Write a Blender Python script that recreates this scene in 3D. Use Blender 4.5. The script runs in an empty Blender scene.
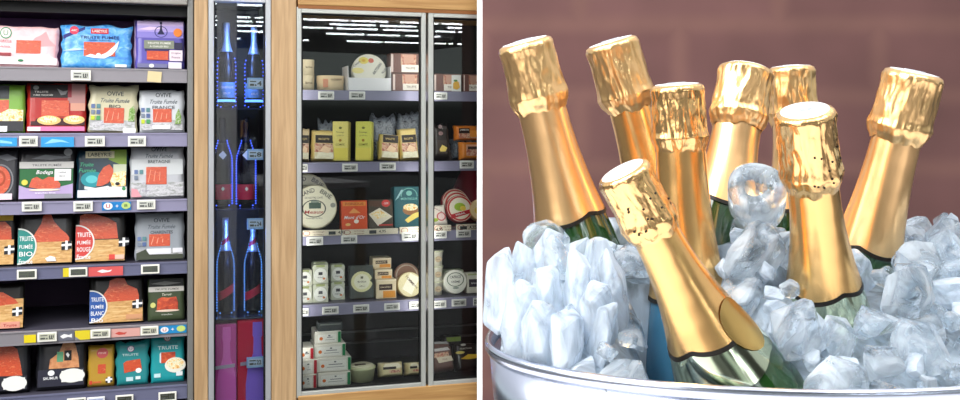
import bpy, bmesh, math, random
from mathutils import Vector, Matrix, Quaternion, noise
random.seed(7)
SC = bpy.context.scene
COL = SC.collection
PI = math.pi

# ---------------------------------------------------------------- camera, world, lights, exposure
H = 1.5                      # eye height
FPX = 1000.0                 # focal length in pixels of the 960 wide frame
HOR = 128.0                  # image row of the horizon
cam_d = bpy.data.cameras.new('camera'); cam = bpy.data.objects.new('camera', cam_d); COL.objects.link(cam)
cam.location = (0, 0, H); cam.rotation_euler = (PI/2, 0, 0)
cam_d.sensor_width = 36; cam_d.lens = 36*FPX/960; cam_d.shift_y = -(200-HOR)/960; cam_d.clip_start = .02
SC.camera = cam
w = bpy.data.worlds.new('world'); SC.world = w; w.use_nodes = True
wn = w.node_tree; wn.nodes.clear()
wo = wn.nodes.new('ShaderNodeOutputWorld'); wb = wn.nodes.new('ShaderNodeBackground')
wt = wn.nodes.new('ShaderNodeTexCoord'); ws = wn.nodes.new('ShaderNodeSeparateXYZ'); wr = wn.nodes.new('ShaderNodeValToRGB')
wn.links.new(wt.outputs['Generated'], ws.inputs[0]); wn.links.new(ws.outputs['Z'], wr.inputs[0])
wr.color_ramp.elements[0].position = 0.0; wr.color_ramp.elements[0].color = (.05, .05, .055, 1)
wr.color_ramp.elements[1].position = 0.75; wr.color_ramp.elements[1].color = (1.0, 1.02, 1.08, 1)
for q_, c_ in ((.02, (.10, .12, .115, 1)), (.04, (.78, .90, .86, 1)), (.09, (.74, .84, .82, 1)), (.16, (.58, .61, .63, 1))):
    e = wr.color_ramp.elements.new(q_); e.color = c_
wn.links.new(wr.outputs[0], wb.inputs[0]); wb.inputs[1].default_value = .9
wn.links.new(wb.outputs[0], wo.inputs[0])

def area(name, loc, target, sx, sy, power, col=(1, 1, 1)):
    l = bpy.data.lights.new(name, 'AREA'); l.shape = 'RECTANGLE'; l.size = sx; l.size_y = sy; l.energy = power; l.color = col
    o = bpy.data.objects.new(name, l); COL.objects.link(o); o.location = loc
    o.rotation_euler = (Vector(target)-Vector(loc)).to_track_quat('-Z', 'Y').to_euler()
    return o
area('shop_fill', (-2.6, -.2, 4.0), (-1.1, 3.6, 1.1), 3.6, 1.4, 160, (1, .98, .95))  # unseen fill added above the camera to light the packs evenly
area('shop_side_fill', (-3.6, .6, 3.0), (-1.4, 3.6, .8), 1.4, 1.4, 50, (1, .98, .95))  # second unseen fill, added from the left for the cabinets
area('terrace_daylight', (1.1, -.2, 3.5), (.2, .62, 1.4), 1.6, 1.4, 30, (1, .95, .87))
area('terrace_skylight', (-.45, .0, 2.6), (.2, .65, 1.4), .6, .9, 14, (.88, .94, 1))
area('terrace_side_fill', (-.75, -.15, 1.85), (.2, .62, 1.42), 1.0, 1.0, 8, (1, .97, .93))  # added soft panel, unseen, for bright reflections in the gold foil
area('terrace_wall_fill', (1.4, 2.0, 3.6), (1.0, 3.8, 1.3), 2.0, .8, 12, (1, .95, .9))  # added fill to brighten the brick wall, no fixture there
SC.view_settings.view_transform = 'Standard'; SC.view_settings.look = 'None'
SC.view_settings.gamma = 1; SC.view_settings.use_curve_mapping = False; SC.view_settings.exposure = 0.2
SC.cycles.use_denoising = True; SC.cycles.max_bounces = 10; SC.cycles.transparent_max_bounces = 16
SC.cycles.transmission_bounces = 8; SC.cycles.caustics_reflective = False; SC.cycles.caustics_refractive = True
SC.cycles.sample_clamp_indirect = 6

# ---------------------------------------------------------------- materials
def lin(c):
    return tuple(((x/255)/12.92 if x/255 <= .04045 else ((x/255+.055)/1.055)**2.4) for x in c)+(1,)
MC = {}
def nodes(name):
    m = bpy.data.materials.new(name); m.use_nodes = True
    return m, m.node_tree, m.node_tree.nodes['Principled BSDF']
def mat(c, rough=.45, metal=0, bump=0, bscale=60, coat=0, vary=0, name=None):
    """plain coloured surface; bump = crinkle; vary = mottling of the colour"""
    key = (tuple(c), rough, metal, bump, bscale, coat, vary)
    if key in MC: return MC[key]
    m, t, b = nodes(name or 'surface_%02x%02x%02x' % tuple(int(x) for x in c))
    b.inputs['Base Color'].default_value = lin(c); b.inputs['Roughness'].default_value = rough
    b.inputs['Metallic'].default_value = metal; b.inputs['Coat Weight'].default_value = coat*.4; b.inputs['Specular IOR Level'].default_value = .3
    b.inputs['Coat Roughness'].default_value = .12
    if bump or vary:
        tc = t.nodes.new('ShaderNodeTexCoord'); n = t.nodes.new('ShaderNodeTexNoise')
        n.inputs['Scale'].default_value = bscale; n.inputs['Detail'].default_value = 4
        t.links.new(tc.outputs['Object'], n.inputs['Vector'])
    if bump:
        bp = t.nodes.new('ShaderNodeBump'); bp.inputs['Strength'].default_value = bump; bp.inputs['Distance'].default_value = .004
        t.links.new(n.outputs['Fac'], bp.inputs['Height']); t.links.new(bp.outputs[0], b.inputs['Normal'])
    if vary:
        r = t.nodes.new('ShaderNodeValToRGB')
        r.color_ramp.elements[0].position = .35; r.color_ramp.elements[1].position = .65
        r.color_ramp.elements[0].color = lin([max(0, x*(1-vary)) for x in c]); r.color_ramp.elements[1].color = lin([min(255, x*(1+vary)+6) for x in c])
        t.links.new(n.outputs['Fac'], r.inputs[0]); t.links.new(r.outputs[0], b.inputs['Base Color'])
    MC[key] = m
    return m
def speck(name, cols, scale, rough=.4, dist=0, stretch=(1, 1, 1), bump=.0, metal=0):
    """several colours picked by noise"""
    if name in MC: return MC[name]
    m, t, b = nodes(name); b.inputs['Roughness'].default_value = rough; b.inputs['Metallic'].default_value = metal
    tc = t.nodes.new('ShaderNodeTexCoord'); mp = t.nodes.new('ShaderNodeMapping'); mp.inputs['Scale'].default_value = stretch
    n = t.nodes.new('ShaderNodeTexNoise'); n.inputs['Scale'].default_value = scale; n.inputs['Detail'].default_value = 5; n.inputs['Distortion'].default_value = dist
    r = t.nodes.new('ShaderNodeValToRGB')
    t.links.new(tc.outputs['Object'], mp.inputs[0]); t.links.new(mp.outputs[0], n.inputs['Vector']); t.links.new(n.outputs['Fac'], r.inputs[0])
    k = len(cols); el = r.color_ramp.elements
    while len(el) < k: el.new(.5)
    for i, c in enumerate(cols): el[i].position = .3+.4*i/(k-1); el[i].color = lin(c)
    t.links.new(r.outputs[0], b.inputs['Base Color'])
    if bump:
        bp = t.nodes.new('ShaderNodeBump'); bp.inputs['Strength'].default_value = bump; bp.inputs['Distance'].default_value = .003
        t.links.new(n.outputs['Fac'], bp.inputs['Height']); t.links.new(bp.outputs[0], b.inputs['Normal'])
    MC[name] = m
    return m
FISH = speck('smoked_trout', [(178, 56, 26), (208, 80, 38), (188, 64, 30), (228, 126, 78)], 55, .3, 1.2, (1, 1, 2.5), .2)
FISHD = speck('dark_smoked_trout', [(120, 30, 16), (170, 55, 26), (196, 72, 34), (222, 110, 60)], 40, .3, .8, (1, 1, 1.6), .2)
FOOD = speck('garnished_plate', [(226, 120, 50), (240, 205, 120), (250, 240, 215), (150, 170, 60)], 120, .5, .5)
HERB = speck('herb_print', [(60, 110, 40), (120, 160, 60), (200, 205, 190)], 200, .5)
LAND = speck('landscape_print', [(130, 140, 124), (168, 168, 172), (205, 205, 208), (140, 134, 150)], 50, .4, 1, (1, 1, 2))
KRAFT = speck('kraft_gold', [(184, 132, 70), (208, 162, 96), (222, 184, 124)], 45, .35, .5, (1, 1, 3), .2)
WAVE = speck('water_print', [(40, 120, 210), (80, 165, 235), (150, 205, 245)], 26, .3, 1.5, (1, 1, 1.5), .25)
PINKP = speck('pink_print', [(240, 180, 186), (250, 200, 204), (246, 212, 216)], 22, .35, 1, (1, 1, 1), .2)
FOILS = speck('crinkled_clear_wrap', [(90, 96, 110), (150, 156, 168), (60, 64, 74)], 60, .2, 1, (1, 1, 1), .6)
CHEESE = speck('cheese_rind', [(228, 220, 190), (240, 234, 210), (214, 202, 160)], 50, .6, .3)
MEAT = speck('cured_meat', [(150, 70, 60), (190, 120, 100), (226, 190, 160), (120, 60, 50)], 70, .4, .6)
def wood(name, c1, c2, axis='z'):
    m, t, b = nodes(name); b.inputs['Roughness'].default_value = .5
    tc = t.nodes.new('ShaderNodeTexCoord'); mp = t.nodes.new('ShaderNodeMapping')
    mp.inputs['Scale'].default_value = (30, 30, 1.6) if axis == 'z' else (1.6, 30, 30)
    n = t.nodes.new('ShaderNodeTexNoise'); n.inputs['Scale'].default_value = 2.2; n.inputs['Detail'].default_value = 6; n.inputs['Distortion'].default_value = .6
    r = t.nodes.new('ShaderNodeValToRGB'); r.color_ramp.elements[0].position = .3; r.color_ramp.elements[1].position = .72
    r.color_ramp.elements[0].color = lin(c1); r.color_ramp.elements[1].color = lin(c2)
    t.links.new(tc.outputs['Object'], mp.inputs[0]); t.links.new(mp.outputs[0], n.inputs['Vector']); t.links.new(n.outputs['Fac'], r.inputs[0])
    t.links.new(r.outputs[0], b.inputs['Base Color'])
    return m
WOOD = wood('oak_veneer', (172, 138, 98), (208, 174, 132)); WOODH = wood('oak_header', (170, 124, 72), (208, 166, 106), 'x')
def emis(name, c, s):
    m, t, b = nodes(name); b.inputs['Base Color'].default_value = (0, 0, 0, 1)
    b.inputs['Emission Color'].default_value = lin(c); b.inputs['Emission Strength'].default_value = s
    return m
def pane_mat(name, tint=(1, 1, 1, 1), boost=1.0):
    m = bpy.data.materials.new(name); m.use_nodes = True; t = m.node_tree; t.nodes.clear()
    o = t.nodes.new('ShaderNodeOutputMaterial'); mx = t.nodes.new('ShaderNodeMixShader'); f = t.nodes.new('ShaderNodeFresnel'); f.inputs[0].default_value = 1.5
    k = t.nodes.new('ShaderNodeMath'); k.operation = 'MULTIPLY'; k.inputs[1].default_value = boost; k.use_clamp = True
    a = t.nodes.new('ShaderNodeBsdfTransparent'); a.inputs[0].default_value = tint; g = t.nodes.new('ShaderNodeBsdfGlossy'); g.inputs['Roughness'].default_value = 0.0
    t.links.new(f.outputs[0], k.inputs[0]); t.links.new(k.outputs[0], mx.inputs[0]); t.links.new(a.outputs[0], mx.inputs[1]); t.links.new(g.outputs[0], mx.inputs[2]); t.links.new(mx.outputs[0], o.inputs[0])
    return m
GLASS = pane_mat('door_glass', (.93, .95, .94, 1), .8)
WRAP = pane_mat('clear_plastic', (.9, .92, .93, 1), 2.0)
BLACK = mat((12, 12, 14), .5); DARK = mat((30, 30, 34), .45); WHITE = mat((236, 236, 234), .4)
INK = mat((84, 86, 84), .6); CREAM = mat((232, 228, 212), .5)
RAIL = mat((146, 143, 170), .32); RAILD = mat((108, 110, 136), .32); RAILG = mat((148, 144, 150), .35, .2); STEEL = mat((150, 150, 148), .3, .8)

# ---------------------------------------------------------------- mesh helpers
def link(name, me, m, parent=None, smooth=False):
    o = bpy.data.objects.new(name, me); COL.objects.link(o)
    if m: me.materials.append(m)
    if parent: o.parent = parent
    if smooth:
        for p in me.polygons: p.use_smooth = True
    return o
def build(name, bm, m, parent=None, smooth=False):
    bmesh.ops.recalc_face_normals(bm, faces=bm.faces)
    me = bpy.data.meshes.new(name); bm.to_mesh(me); bm.free()
    return link(name, me, m, parent, smooth)
def tag(o, label, cat, group=None, kind=None):
    o['label'] = label; o['category'] = cat
    if group: o['group'] = group
    if kind: o['kind'] = kind
    return o
def empty(name, loc, rot=(0, 0, 0)):
    o = bpy.data.objects.new(name, None); COL.objects.link(o); o.location = loc; o.rotation_euler = rot; o.empty_display_size = .05
    return o
def box(bm, x0, x1, y0, y1, z0, z1, bev=0, seg=2):
    r = bmesh.ops.create_cube(bm, size=1, matrix=Matrix.Translation(((x0+x1)/2, (y0+y1)/2, (z0+z1)/2)) @ Matrix.Diagonal((x1-x0, y1-y0, z1-z0, 1)))
    if bev:
        es = list({e for v in r['verts'] for e in v.link_edges})
        bmesh.ops.bevel(bm, geom=es, offset=bev, segments=seg, affect='EDGES', profile=.5)
    return bm
def lathe(bm, prof, n=32, M=None, fn=None):
    """prof: list of (r, z), around z"""
    rings = []
    for (r, z) in prof:
        ring = []
        for i in range(n):
            a = 2*PI*i/n; rr = r if fn is None else fn(r, z, a)
            v = Vector((rr*math.cos(a), rr*math.sin(a), z))
            ring.append(bm.verts.new(M @ v if M else v))
        rings.append(ring)
    for j in range(len(rings)-1):
        for i in range(n):
            bm.faces.new((rings[j][i], rings[j][(i+1) % n], rings[j+1][(i+1) % n], rings[j+1][i]))
    if prof[0][0] > 1e-5: bm.faces.new(rings[0][::-1])
    if prof[-1][0] > 1e-5: bm.faces.new(rings[-1])
    return bm
def prism(bm, pts, y0, y1):
    """polygon in x,z extruded along y"""
    a = [bm.verts.new((p[0], y0, p[1])) for p in pts]; b = [bm.verts.new((p[0], y1, p[1])) for p in pts]
    bm.faces.new(a); bm.faces.new(b[::-1]); k = len(pts)
    for i in range(k): bm.faces.new((a[i], b[i], b[(i+1) % k], a[(i+1) % k]))
def text_mesh(txt, h, wmax=None, thick=.0002, bold=0.0):
    cu = bpy.data.curves.new('lettering', 'FONT'); cu.body = txt; cu.size = 1; cu.resolution_u = 2; cu.align_x = 'CENTER'; cu.align_y = 'CENTER'; cu.offset = bold
    o = bpy.data.objects.new('lettering', cu); COL.objects.link(o)
    dg = bpy.context.evaluated_depsgraph_get(); me = bpy.data.meshes.new_from_object(o.evaluated_get(dg))
    bpy.data.objects.remove(o); bpy.data.curves.remove(cu)
    xs = [v.co.x for v in me.vertices]; ys = [v.co.y for v in me.vertices]
    W = max(xs)-min(xs); hh = max(ys)-min(ys); cx = (max(xs)+min(xs))/2; cy = (max(ys)+min(ys))/2
    sz = h/hh; sx = sz if wmax is None else min(wmax/W, sz*1.5)
    return me, sx, sz, cx, cy
def add_text(bm, txt, x, z, y, h, wmax=None, shear=0, rot=0, bold=0.01):
    me, sx, sz, cx, cy = text_mesh(txt, h, wmax, bold=bold)
    c, s = math.cos(rot), math.sin(rot)
    vs = []
    for v in me.vertices:
        a = (v.co.x-cx)*sx+shear*(v.co.y-cy)*sz; b = (v.co.y-cy)*sz
        vs.append(bm.verts.new((x+a*c-b*s, y, z+a*s+b*c)))
    for p in me.polygons:
        try: bm.faces.new([vs[i] for i in p.vertices])
        except ValueError: pass
    bpy.data.meshes.remove(me)

# ---------------------------------------------------------------- facade frame of the refrigerated wall
TH = math.atan(.31); S = Vector((math.cos(TH), math.sin(TH))); N = Vector((-math.sin(TH), math.cos(TH))); Y0 = 3.9
O2 = Vector((0, Y0))
def F(px, py, d=0.0):
    """where the sight line of a photo point meets the plane d metres behind the front: (s, z)"""
    r = Vector(((px-480)/FPX, 1)); t = (d+O2.dot(N))/r.dot(N); q = r*t-O2
    return q.dot(S), H-t*(py-HOR)/FPX
def W3(s, d, z):
    q = O2+S*s+N*d
    return Vector((q.x, q.y, z))
def fthing(name, label, cat, s, d, z, group=None, tilt=0, roll=0, yaw=0):
    o = empty(name, W3(s, d, z), (-tilt, roll, TH+yaw)); tag(o, label, cat, group)
    return o
def fbox(name, m, s0, s1, d0, d1, z0, z1, parent=None, bev=0, org=(0, 0, 0)):
    """box in facade coordinates; a top-level one gets its own placement"""
    bm = bmesh.new()
    if parent is None:
        cs, cd = (s0+s1)/2, (d0+d1)/2
        box(bm, s0-cs, s1-cs, d0-cd, d1-cd, 0, z1-z0, bev); o = build(name, bm, m)
        o.location = W3(cs, cd, z0); o.rotation_euler = (0, 0, TH)
    else:
        box(bm, s0-org[0], s1-org[0], d0-org[1], d1-org[1], z0-org[2], z1-org[2], bev); o = build(name, bm, m, parent)
    return o

# ---------------------------------------------------------------- the place: floor, shop ceiling, partition, brick wall
def struct(name, bm, m, loc=(0, 0, 0), rot=(0, 0, 0)):
    o = build(name, bm, m); o.location = loc; o.rotation_euler = rot; o['kind'] = 'structure'
    return o
bm = bmesh.new(); box(bm, -14, 14, -21, 6, -.1, 0)
fl, t, b = nodes('floor_tiles'); b.inputs['Roughness'].default_value = .35
br = t.nodes.new('ShaderNodeTexBrick'); br.offset = 0; br.inputs['Scale'].default_value = 2.2; br.inputs['Mortar Size'].default_value = .008
br.inputs['Color1'].default_value = lin((84, 82, 80)); br.inputs['Color2'].default_value = lin((76, 74, 72)); br.inputs['Mortar'].default_value = lin((50, 48, 46))
br.inputs['Brick Width'].default_value = 1; br.inputs['Row Height'].default_value = 1
tc = t.nodes.new('ShaderNodeTexCoord'); t.links.new(tc.outputs['Object'], br.inputs['Vector']); t.links.new(br.outputs['Color'], b.inputs['Base Color'])
struct('floor', bm, fl)
bm = bmesh.new(); box(bm, -13, 13, -20, -3.0, 3.75, 3.85); struct('ceiling', bm, mat((235, 240, 238), .8))
# thin white screen that parts the two places
bm = bmesh.new(); box(bm, -.0028, .0022, .96, 1.3, 0, 2.6); struct('wall_divider', bm, mat((250, 250, 250), .6))
# brick wall behind the ice bucket
bk, t, b = nodes('mauve_brick'); b.inputs['Roughness'].default_value = .85
br = t.nodes.new('ShaderNodeTexBrick'); br.inputs['Scale'].default_value = 1; br.inputs['Brick Width'].default_value = .75; br.inputs['Row Height'].default_value = .27
br.inputs['Mortar Size'].default_value = .06; br.inputs['Mortar Smooth'].default_value = 1.0; br.inputs['Bias'].default_value = .1
br.inputs['Color1'].default_value = lin((108, 74, 72)); br.inputs['Color2'].default_value = lin((118, 82, 80)); br.inputs['Mortar'].default_value = lin((124, 88, 82))
tc = t.nodes.new('ShaderNodeTexCoord'); mp = t.nodes.new('ShaderNodeMapping'); mp.inputs['Rotation'].default_value = (PI/2, 0, 0)
n = t.nodes.new('ShaderNodeTexNoise'); n.inputs['Scale'].default_value = 3; n.inputs['Detail'].default_value = 2
mx = t.nodes.new('ShaderNodeMix'); mx.data_type = 'RGBA'; mx.blend_type = 'OVERLAY'; mx.inputs[0].default_value = .35
t.links.new(tc.outputs['Object'], mp.inputs[0]); t.links.new(mp.outputs[0], br.inputs['Vector']); t.links.new(tc.outputs['Object'], n.inputs['Vector'])
t.links.new(br.outputs['Color'], mx.inputs[6]); t.links.new(n.outputs['Fac'], mx.inputs[7]); t.links.new(mx.outputs[2], b.inputs['Base Color'])
bm = bmesh.new(); box(bm, .0005, 3.6, 3.76, 3.84, 0, 2.6); struct('wall_back', bm, bk)

# ---------------------------------------------------------------- shop ceiling lamps, seen mirrored in the fridge glass
GD = -.012
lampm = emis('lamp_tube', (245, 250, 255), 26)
lamp0 = None
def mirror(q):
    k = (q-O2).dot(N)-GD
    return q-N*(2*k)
rows = [(9, [(214, 262), (300, 308), (315, 362), (372, 418), (440, 470)]), (21, [(214, 250), (255, 290), (300, 348), (352, 388), (400, 438), (442, 476)]),
        (25, [(212, 252), (256, 292), (330, 376), (380, 416), (448, 470)]), (29, [(214, 262), (302, 333), (337, 378), (384, 421), (436, 455), (459, 474)]),
        (34.5, [(228, 264), (326, 364), (368, 400), (405, 440)]),
        (41.5, [(214, 240), (301, 309), (347, 382), (385, 420), (434, 446), (449, 453), (458, 474)])]
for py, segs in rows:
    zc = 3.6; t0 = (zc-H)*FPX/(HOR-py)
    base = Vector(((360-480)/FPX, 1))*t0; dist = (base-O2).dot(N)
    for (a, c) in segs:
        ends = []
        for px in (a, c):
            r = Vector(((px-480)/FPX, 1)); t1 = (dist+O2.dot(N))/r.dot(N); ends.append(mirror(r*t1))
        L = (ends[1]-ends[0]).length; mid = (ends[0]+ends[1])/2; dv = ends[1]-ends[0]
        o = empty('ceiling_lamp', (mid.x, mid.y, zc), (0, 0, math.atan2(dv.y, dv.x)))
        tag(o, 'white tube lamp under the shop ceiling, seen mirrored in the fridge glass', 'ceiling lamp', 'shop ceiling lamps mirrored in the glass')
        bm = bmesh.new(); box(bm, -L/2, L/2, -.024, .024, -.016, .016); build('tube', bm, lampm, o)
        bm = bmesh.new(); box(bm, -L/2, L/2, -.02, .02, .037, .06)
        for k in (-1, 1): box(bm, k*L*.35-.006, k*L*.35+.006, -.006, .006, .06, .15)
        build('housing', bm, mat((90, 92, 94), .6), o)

# ---------------------------------------------------------------- refrigerated wall: posts, header, cabinets
def s_at(px, d=0): return F(px, HOR, d)[0]
ZT = F(360, 11.5)[1]; ZB = F(360, 391)[1]          # right fridge frame, top and bottom
ZTOP = 2.35
def post(x0, x1, label, z0, z1, m=WOOD, d0=-.03, d1=.5, name='wooden_post'):
    o = fbox(name, m, s_at(x0, d0), s_at(x1, d0), d0, d1, z0, z1, bev=.003)
    tag(o, label, 'post'); return o
post(194.3, 208, 'pale oak post between the open trout cabinet and the bottle cabinet', 0, ZTOP)
post(271.5, 296.5, 'wide pale oak post between the bottle cabinet and the cheese fridge', 0, ZTOP, d1=.015)
# open cabinet on the left
a, c = s_at(-60, 0), s_at(187.5, 0)
cab = fthing('open_cabinet', 'open dark refrigerated cabinet holding the shelves of smoked trout packs', 'cabinet', (a+c)/2, .3, 0)
org = ((a+c)/2, .3, 0)
fbox('back_panel', mat((70, 52, 78), .6), a, c, .5, .53, .25, ZTOP, cab, org=org)
fbox('side_panel', mat((128, 128, 126), .4, .2), s_at(187.5, -.02), s_at(193.5, -.02), -.02, .53, 0, ZTOP, cab, .003, org)
fbox('side_panel', mat((92, 92, 96), .4, .5), a-.03, a, -.02, .53, 0, ZTOP, cab, .003, org)
z1 = F(95, 3, 0)[1]
fbox('canopy', mat((150, 146, 140), .35, .3), a, c, -.03, .02, z1, ZTOP, cab, .004, org)
fbox('canopy_lining', BLACK, a, c, .02, .5, F(95, 14, .02)[1], ZTOP, cab, 0, org)
fbox('upper_backboard', mat((120, 78, 134), .5), a, c, .24, .25, F(95, 67.5)[1], F(95, 13, .24)[1], cab, 0, org)
fbox('plinth', mat((60, 60, 64), .5), a, c, .0, .5, 0, .3, cab, .004, org)
# cheese fridge
xs = (297, 302, 421, 426.3, 428.3, 433.8, 560)
def sx(i, d=0): return s_at(xs[i], d)
a, c = sx(0), .35; a2 = s_at(276, .02)
fr = fthing('glass_door_fridge', 'glass door cheese fridge with pale metal frames and oak header', 'fridge', (a+c)/2, .3, 0); org = ((a+c)/2, .3, 0)
c = .35
fbox('back_panel', mat((26, 27, 30), .5), a2, c, .55, .58, .3, ZTOP, fr, org=org)
fbox('side_panel', mat((34, 34, 38), .5), a2, a2+.01, .02, .55, .3, ZTOP, fr, org=org)
fbox('side_panel', mat((34, 34, 38), .5), c-.01, c, .02, .55, .3, ZTOP, fr, org=org)
fbox('header', WOODH, a, c, -.035, .5, F(297, 4.6, -.035)[1], ZTOP, fr, .004, org)
fbox('base_panel', WOODH, a, c, -.035, .016, 0, F(297, 396.5, -.035)[1], fr, .004, org)
fbox('base_box', DARK, a, c, .016, .5, 0, .5, fr, 0, org)
fbox('header_trim', mat((150, 98, 56), .5), a, c, -.032, -.0, F(297, 8.2, -.032)[1], F(297, 4.6, -.032)[1], fr, 0, org)
FRM = mat((196, 198, 192), .3, .35); GSK = mat((20, 20, 22), .5)
zt0, zb0 = F(297, 7.8)[1], F(297, 396)[1]; bt = .021
def door(s0, s1, w):
    f = empty('door', (0, 0, 0)); f.parent = fr
    bm = bmesh.new()
    for (p, q, u, v) in ((s0, s0+w, zb0, zt0), (s1-w, s1, zb0, zt0), (s0+w, s1-w, zt0-bt, zt0), (s0+w, s1-w, zb0, zb0+bt)):
        box(bm, p-org[0], q-org[0], -.03-.3, .01-.3, u, v, .002)
    build('door_frame', bm, FRM, f)
    bm = bmesh.new()
    g = .006
    for (p, q, u, v) in ((s0+w, s0+w+g, zb0+bt, zt0-bt), (s1-w-g, s1-w, zb0+bt, zt0-bt), (s0+w, s1-w, zt0-bt-g, zt0-bt), (s0+w, s1-w, zb0+bt, zb0+bt+g)):
        box(bm, p-org[0], q-org[0], -.018-.3, -.006-.3, u, v)
    build('gasket', bm, GSK, f)
    bm = bmesh.new(); box(bm, s0+w-org[0], s1-w-org[0], GD-.3, GD+.004-.3, zb0+bt, zt0-bt); build('glass_pane', bm, GLASS, f)
door(s_at(296.8, -.03), s_at(426, -.03), .0172)
door(s_at(428.6, -.03), c, .0195)
bm = bmesh.new()
for z in (F(360, 343, .5)[1], F(360, 332, .5)[1]): box(bm, a+.01-org[0], c-.01-org[0], .49-.3, .5-.3, z, z+.008)
build('back_rail', bm, mat((100, 100, 104), .3, .5), fr)
# bottle cabinet in the middle
a, c = s_at(208.5, -.03), s_at(271, -.03)
wc = fthing('bottle_cabinet', 'narrow glass fronted bottle cabinet with silver frame and blue light', 'cabinet', (a+c)/2, .3, 0); org = ((a+c)/2, .3, 0)
NAVY = mat((7, 8, 18), .5)
fbox('back_panel', NAVY, a, c, .36, .38, .2, ZTOP, wc, org=org)
fbox('side_panel', NAVY, a, a+.012, .0, .36, .2, ZTOP, wc, org=org); fbox('side_panel', NAVY, c-.012, c, .0, .36, .2, ZTOP, wc, org=org)
f = empty('door', (0, 0, 0)); f.parent = wc
fw = .019; bm = bmesh.new()
ztc = F(240, -3, -.03)[1]
for (p, q, u, v) in ((a, a+fw, .1, ztc), (c-fw, c, .1, ztc), (a+fw, c-fw, ztc-.018, ztc)): box(bm, p-org[0], q-org[0], -.03-.3, .01-.3, u, v, .002)
build('door_frame', bm, mat((190, 192, 196), .3, .4), f)
bm = bmesh.new(); box(bm, a+fw-org[0], c-fw-org[0], GD-.3, GD+.004-.3, .1, ztc-.018); build('glass_pane', bm, GLASS, f)
bm = bmesh.new(); box(bm, a+fw-org[0], a+fw+.006-org[0], -.016-.3, 0-.3, .1, ztc); box(bm, c-fw-.006-org[0], c-fw-org[0], -.016-.3, 0-.3, .1, ztc); build('gasket', bm, GSK, f)
fbox('header', NAVY, a, c, -.02, .36, ztc, ZTOP, wc, org=org)
fbox('base_panel', DARK, a, c, -.02, .36, 0, .2, wc, org=org)

# ---------------------------------------------------------------- shelves
def shelf(label, s0, s1, d0, depth, zt, hgt, m, group, extra=None):
    o = fthing('shelf', label, 'shelf', (s0+s1)/2, d0, zt, group)
    bm = bmesh.new(); box(bm, -(s1-s0)/2, (s1-s0)/2, .002, depth, -.018, 0, .001); build('shelf_board', bm, mat((84, 82, 96), .4, .1), o)
    bm = bmesh.new()
    hw = (s1-s0)/2
    box(bm, -hw, hw, -.006, .002, -hgt, 0, .0015)
    box(bm, -hw, hw, -.0085, -.006, -.006, -.001); box(bm, -hw, hw, -.0085, -.006, -hgt+.001, -hgt+.006)
    build('price_rail', bm, m, o)
    return o
LS = {}   # left shelf tops
sa, sc_ = s_at(-60, 0)+.001, s_at(187.5, 0)-.001
for k, (y0, y1, lb, m) in enumerate([(68, 82, 'the pink and blue packs, first from the top', RAILG), (133, 147, 'the red pizza and beige packs, second from the top', RAIL), (200.5, 213, 'the green and navy packs, third from the top', RAIL),
                            (264.5, 277, 'the gold packs with round badges, fourth from the top', RAILD), (327, 341, 'the empty gap, fifth from the top', RAILG), (390.5, 405, 'the teal and tray packs, lowest', RAILD)]):
    z = F(95, y0)[1]; zz = F(95, y1)[1]; LS[k] = z
    shelf('grey shelf with price rail under '+lb, sa, sc_, .0, .49, z, z-zz, m, 'shelves of the open trout cabinet')
RS = {}
RD = .07
sa, sc2 = s_at(276, .02)+.012, .338
for k, (y0, y1, lb) in enumerate([(90.5, 100.5, 'the round cheese boxes, highest'), (162, 172, 'the yellow cheese cartons, second from the top'), (232.5, 243.5, 'the big brie wheels, third from the top'), (302, 313.5, 'the small goat cheese pots, fourth from the top')]):
    z = F(360, y0, RD)[1]; zz = F(360, y1, RD)[1]; RS[k] = z
    shelf('lavender grey shelf under '+lb, sa, sc2, RD, .4, z, z-zz, RAIL, 'shelves of the cheese fridge')
FL = mat((240, 240, 240), .4)
for (s_, tg) in ((s_at(297.5, -.03)+.03, .25), (s_at(424, -.03)-.02, -.25), (s_at(431, -.03)+.02, .2), (.3, -.25)):
    for zc in (1.75, 1.0):
        l = bpy.data.lights.new('fridge_fill_lamp', 'AREA'); l.shape = 'RECTANGLE'; l.size = .03; l.size_y = .7; l.energy = .34; l.color = (1, .97, .92)  # unseen strips, added behind the frames to brighten the dim shelves
        lo = bpy.data.objects.new('fridge_fill_lamp', l); COL.objects.link(lo); lo.location = W3(s_, .02, zc)
        lo.rotation_euler = (Vector((N.x+S.x*tg*1.5, N.y+S.y*tg*1.5, 0))).to_track_quat('-Z', 'Y').to_euler()
z = F(360, 386.5, .03)[1]; RS[4] = z
o = fthing('shelf', 'dark bottom shelf of the cheese fridge under the stacked white packs', 'shelf', (sa+sc2)/2, .02, z, 'shelves of the cheese fridge')
bm = bmesh.new(); box(bm, -(sc2-sa)/2, (sc2-sa)/2, 0, .45, -.005, 0, .001); build('shelf_board', bm, DARK, o)

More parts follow.
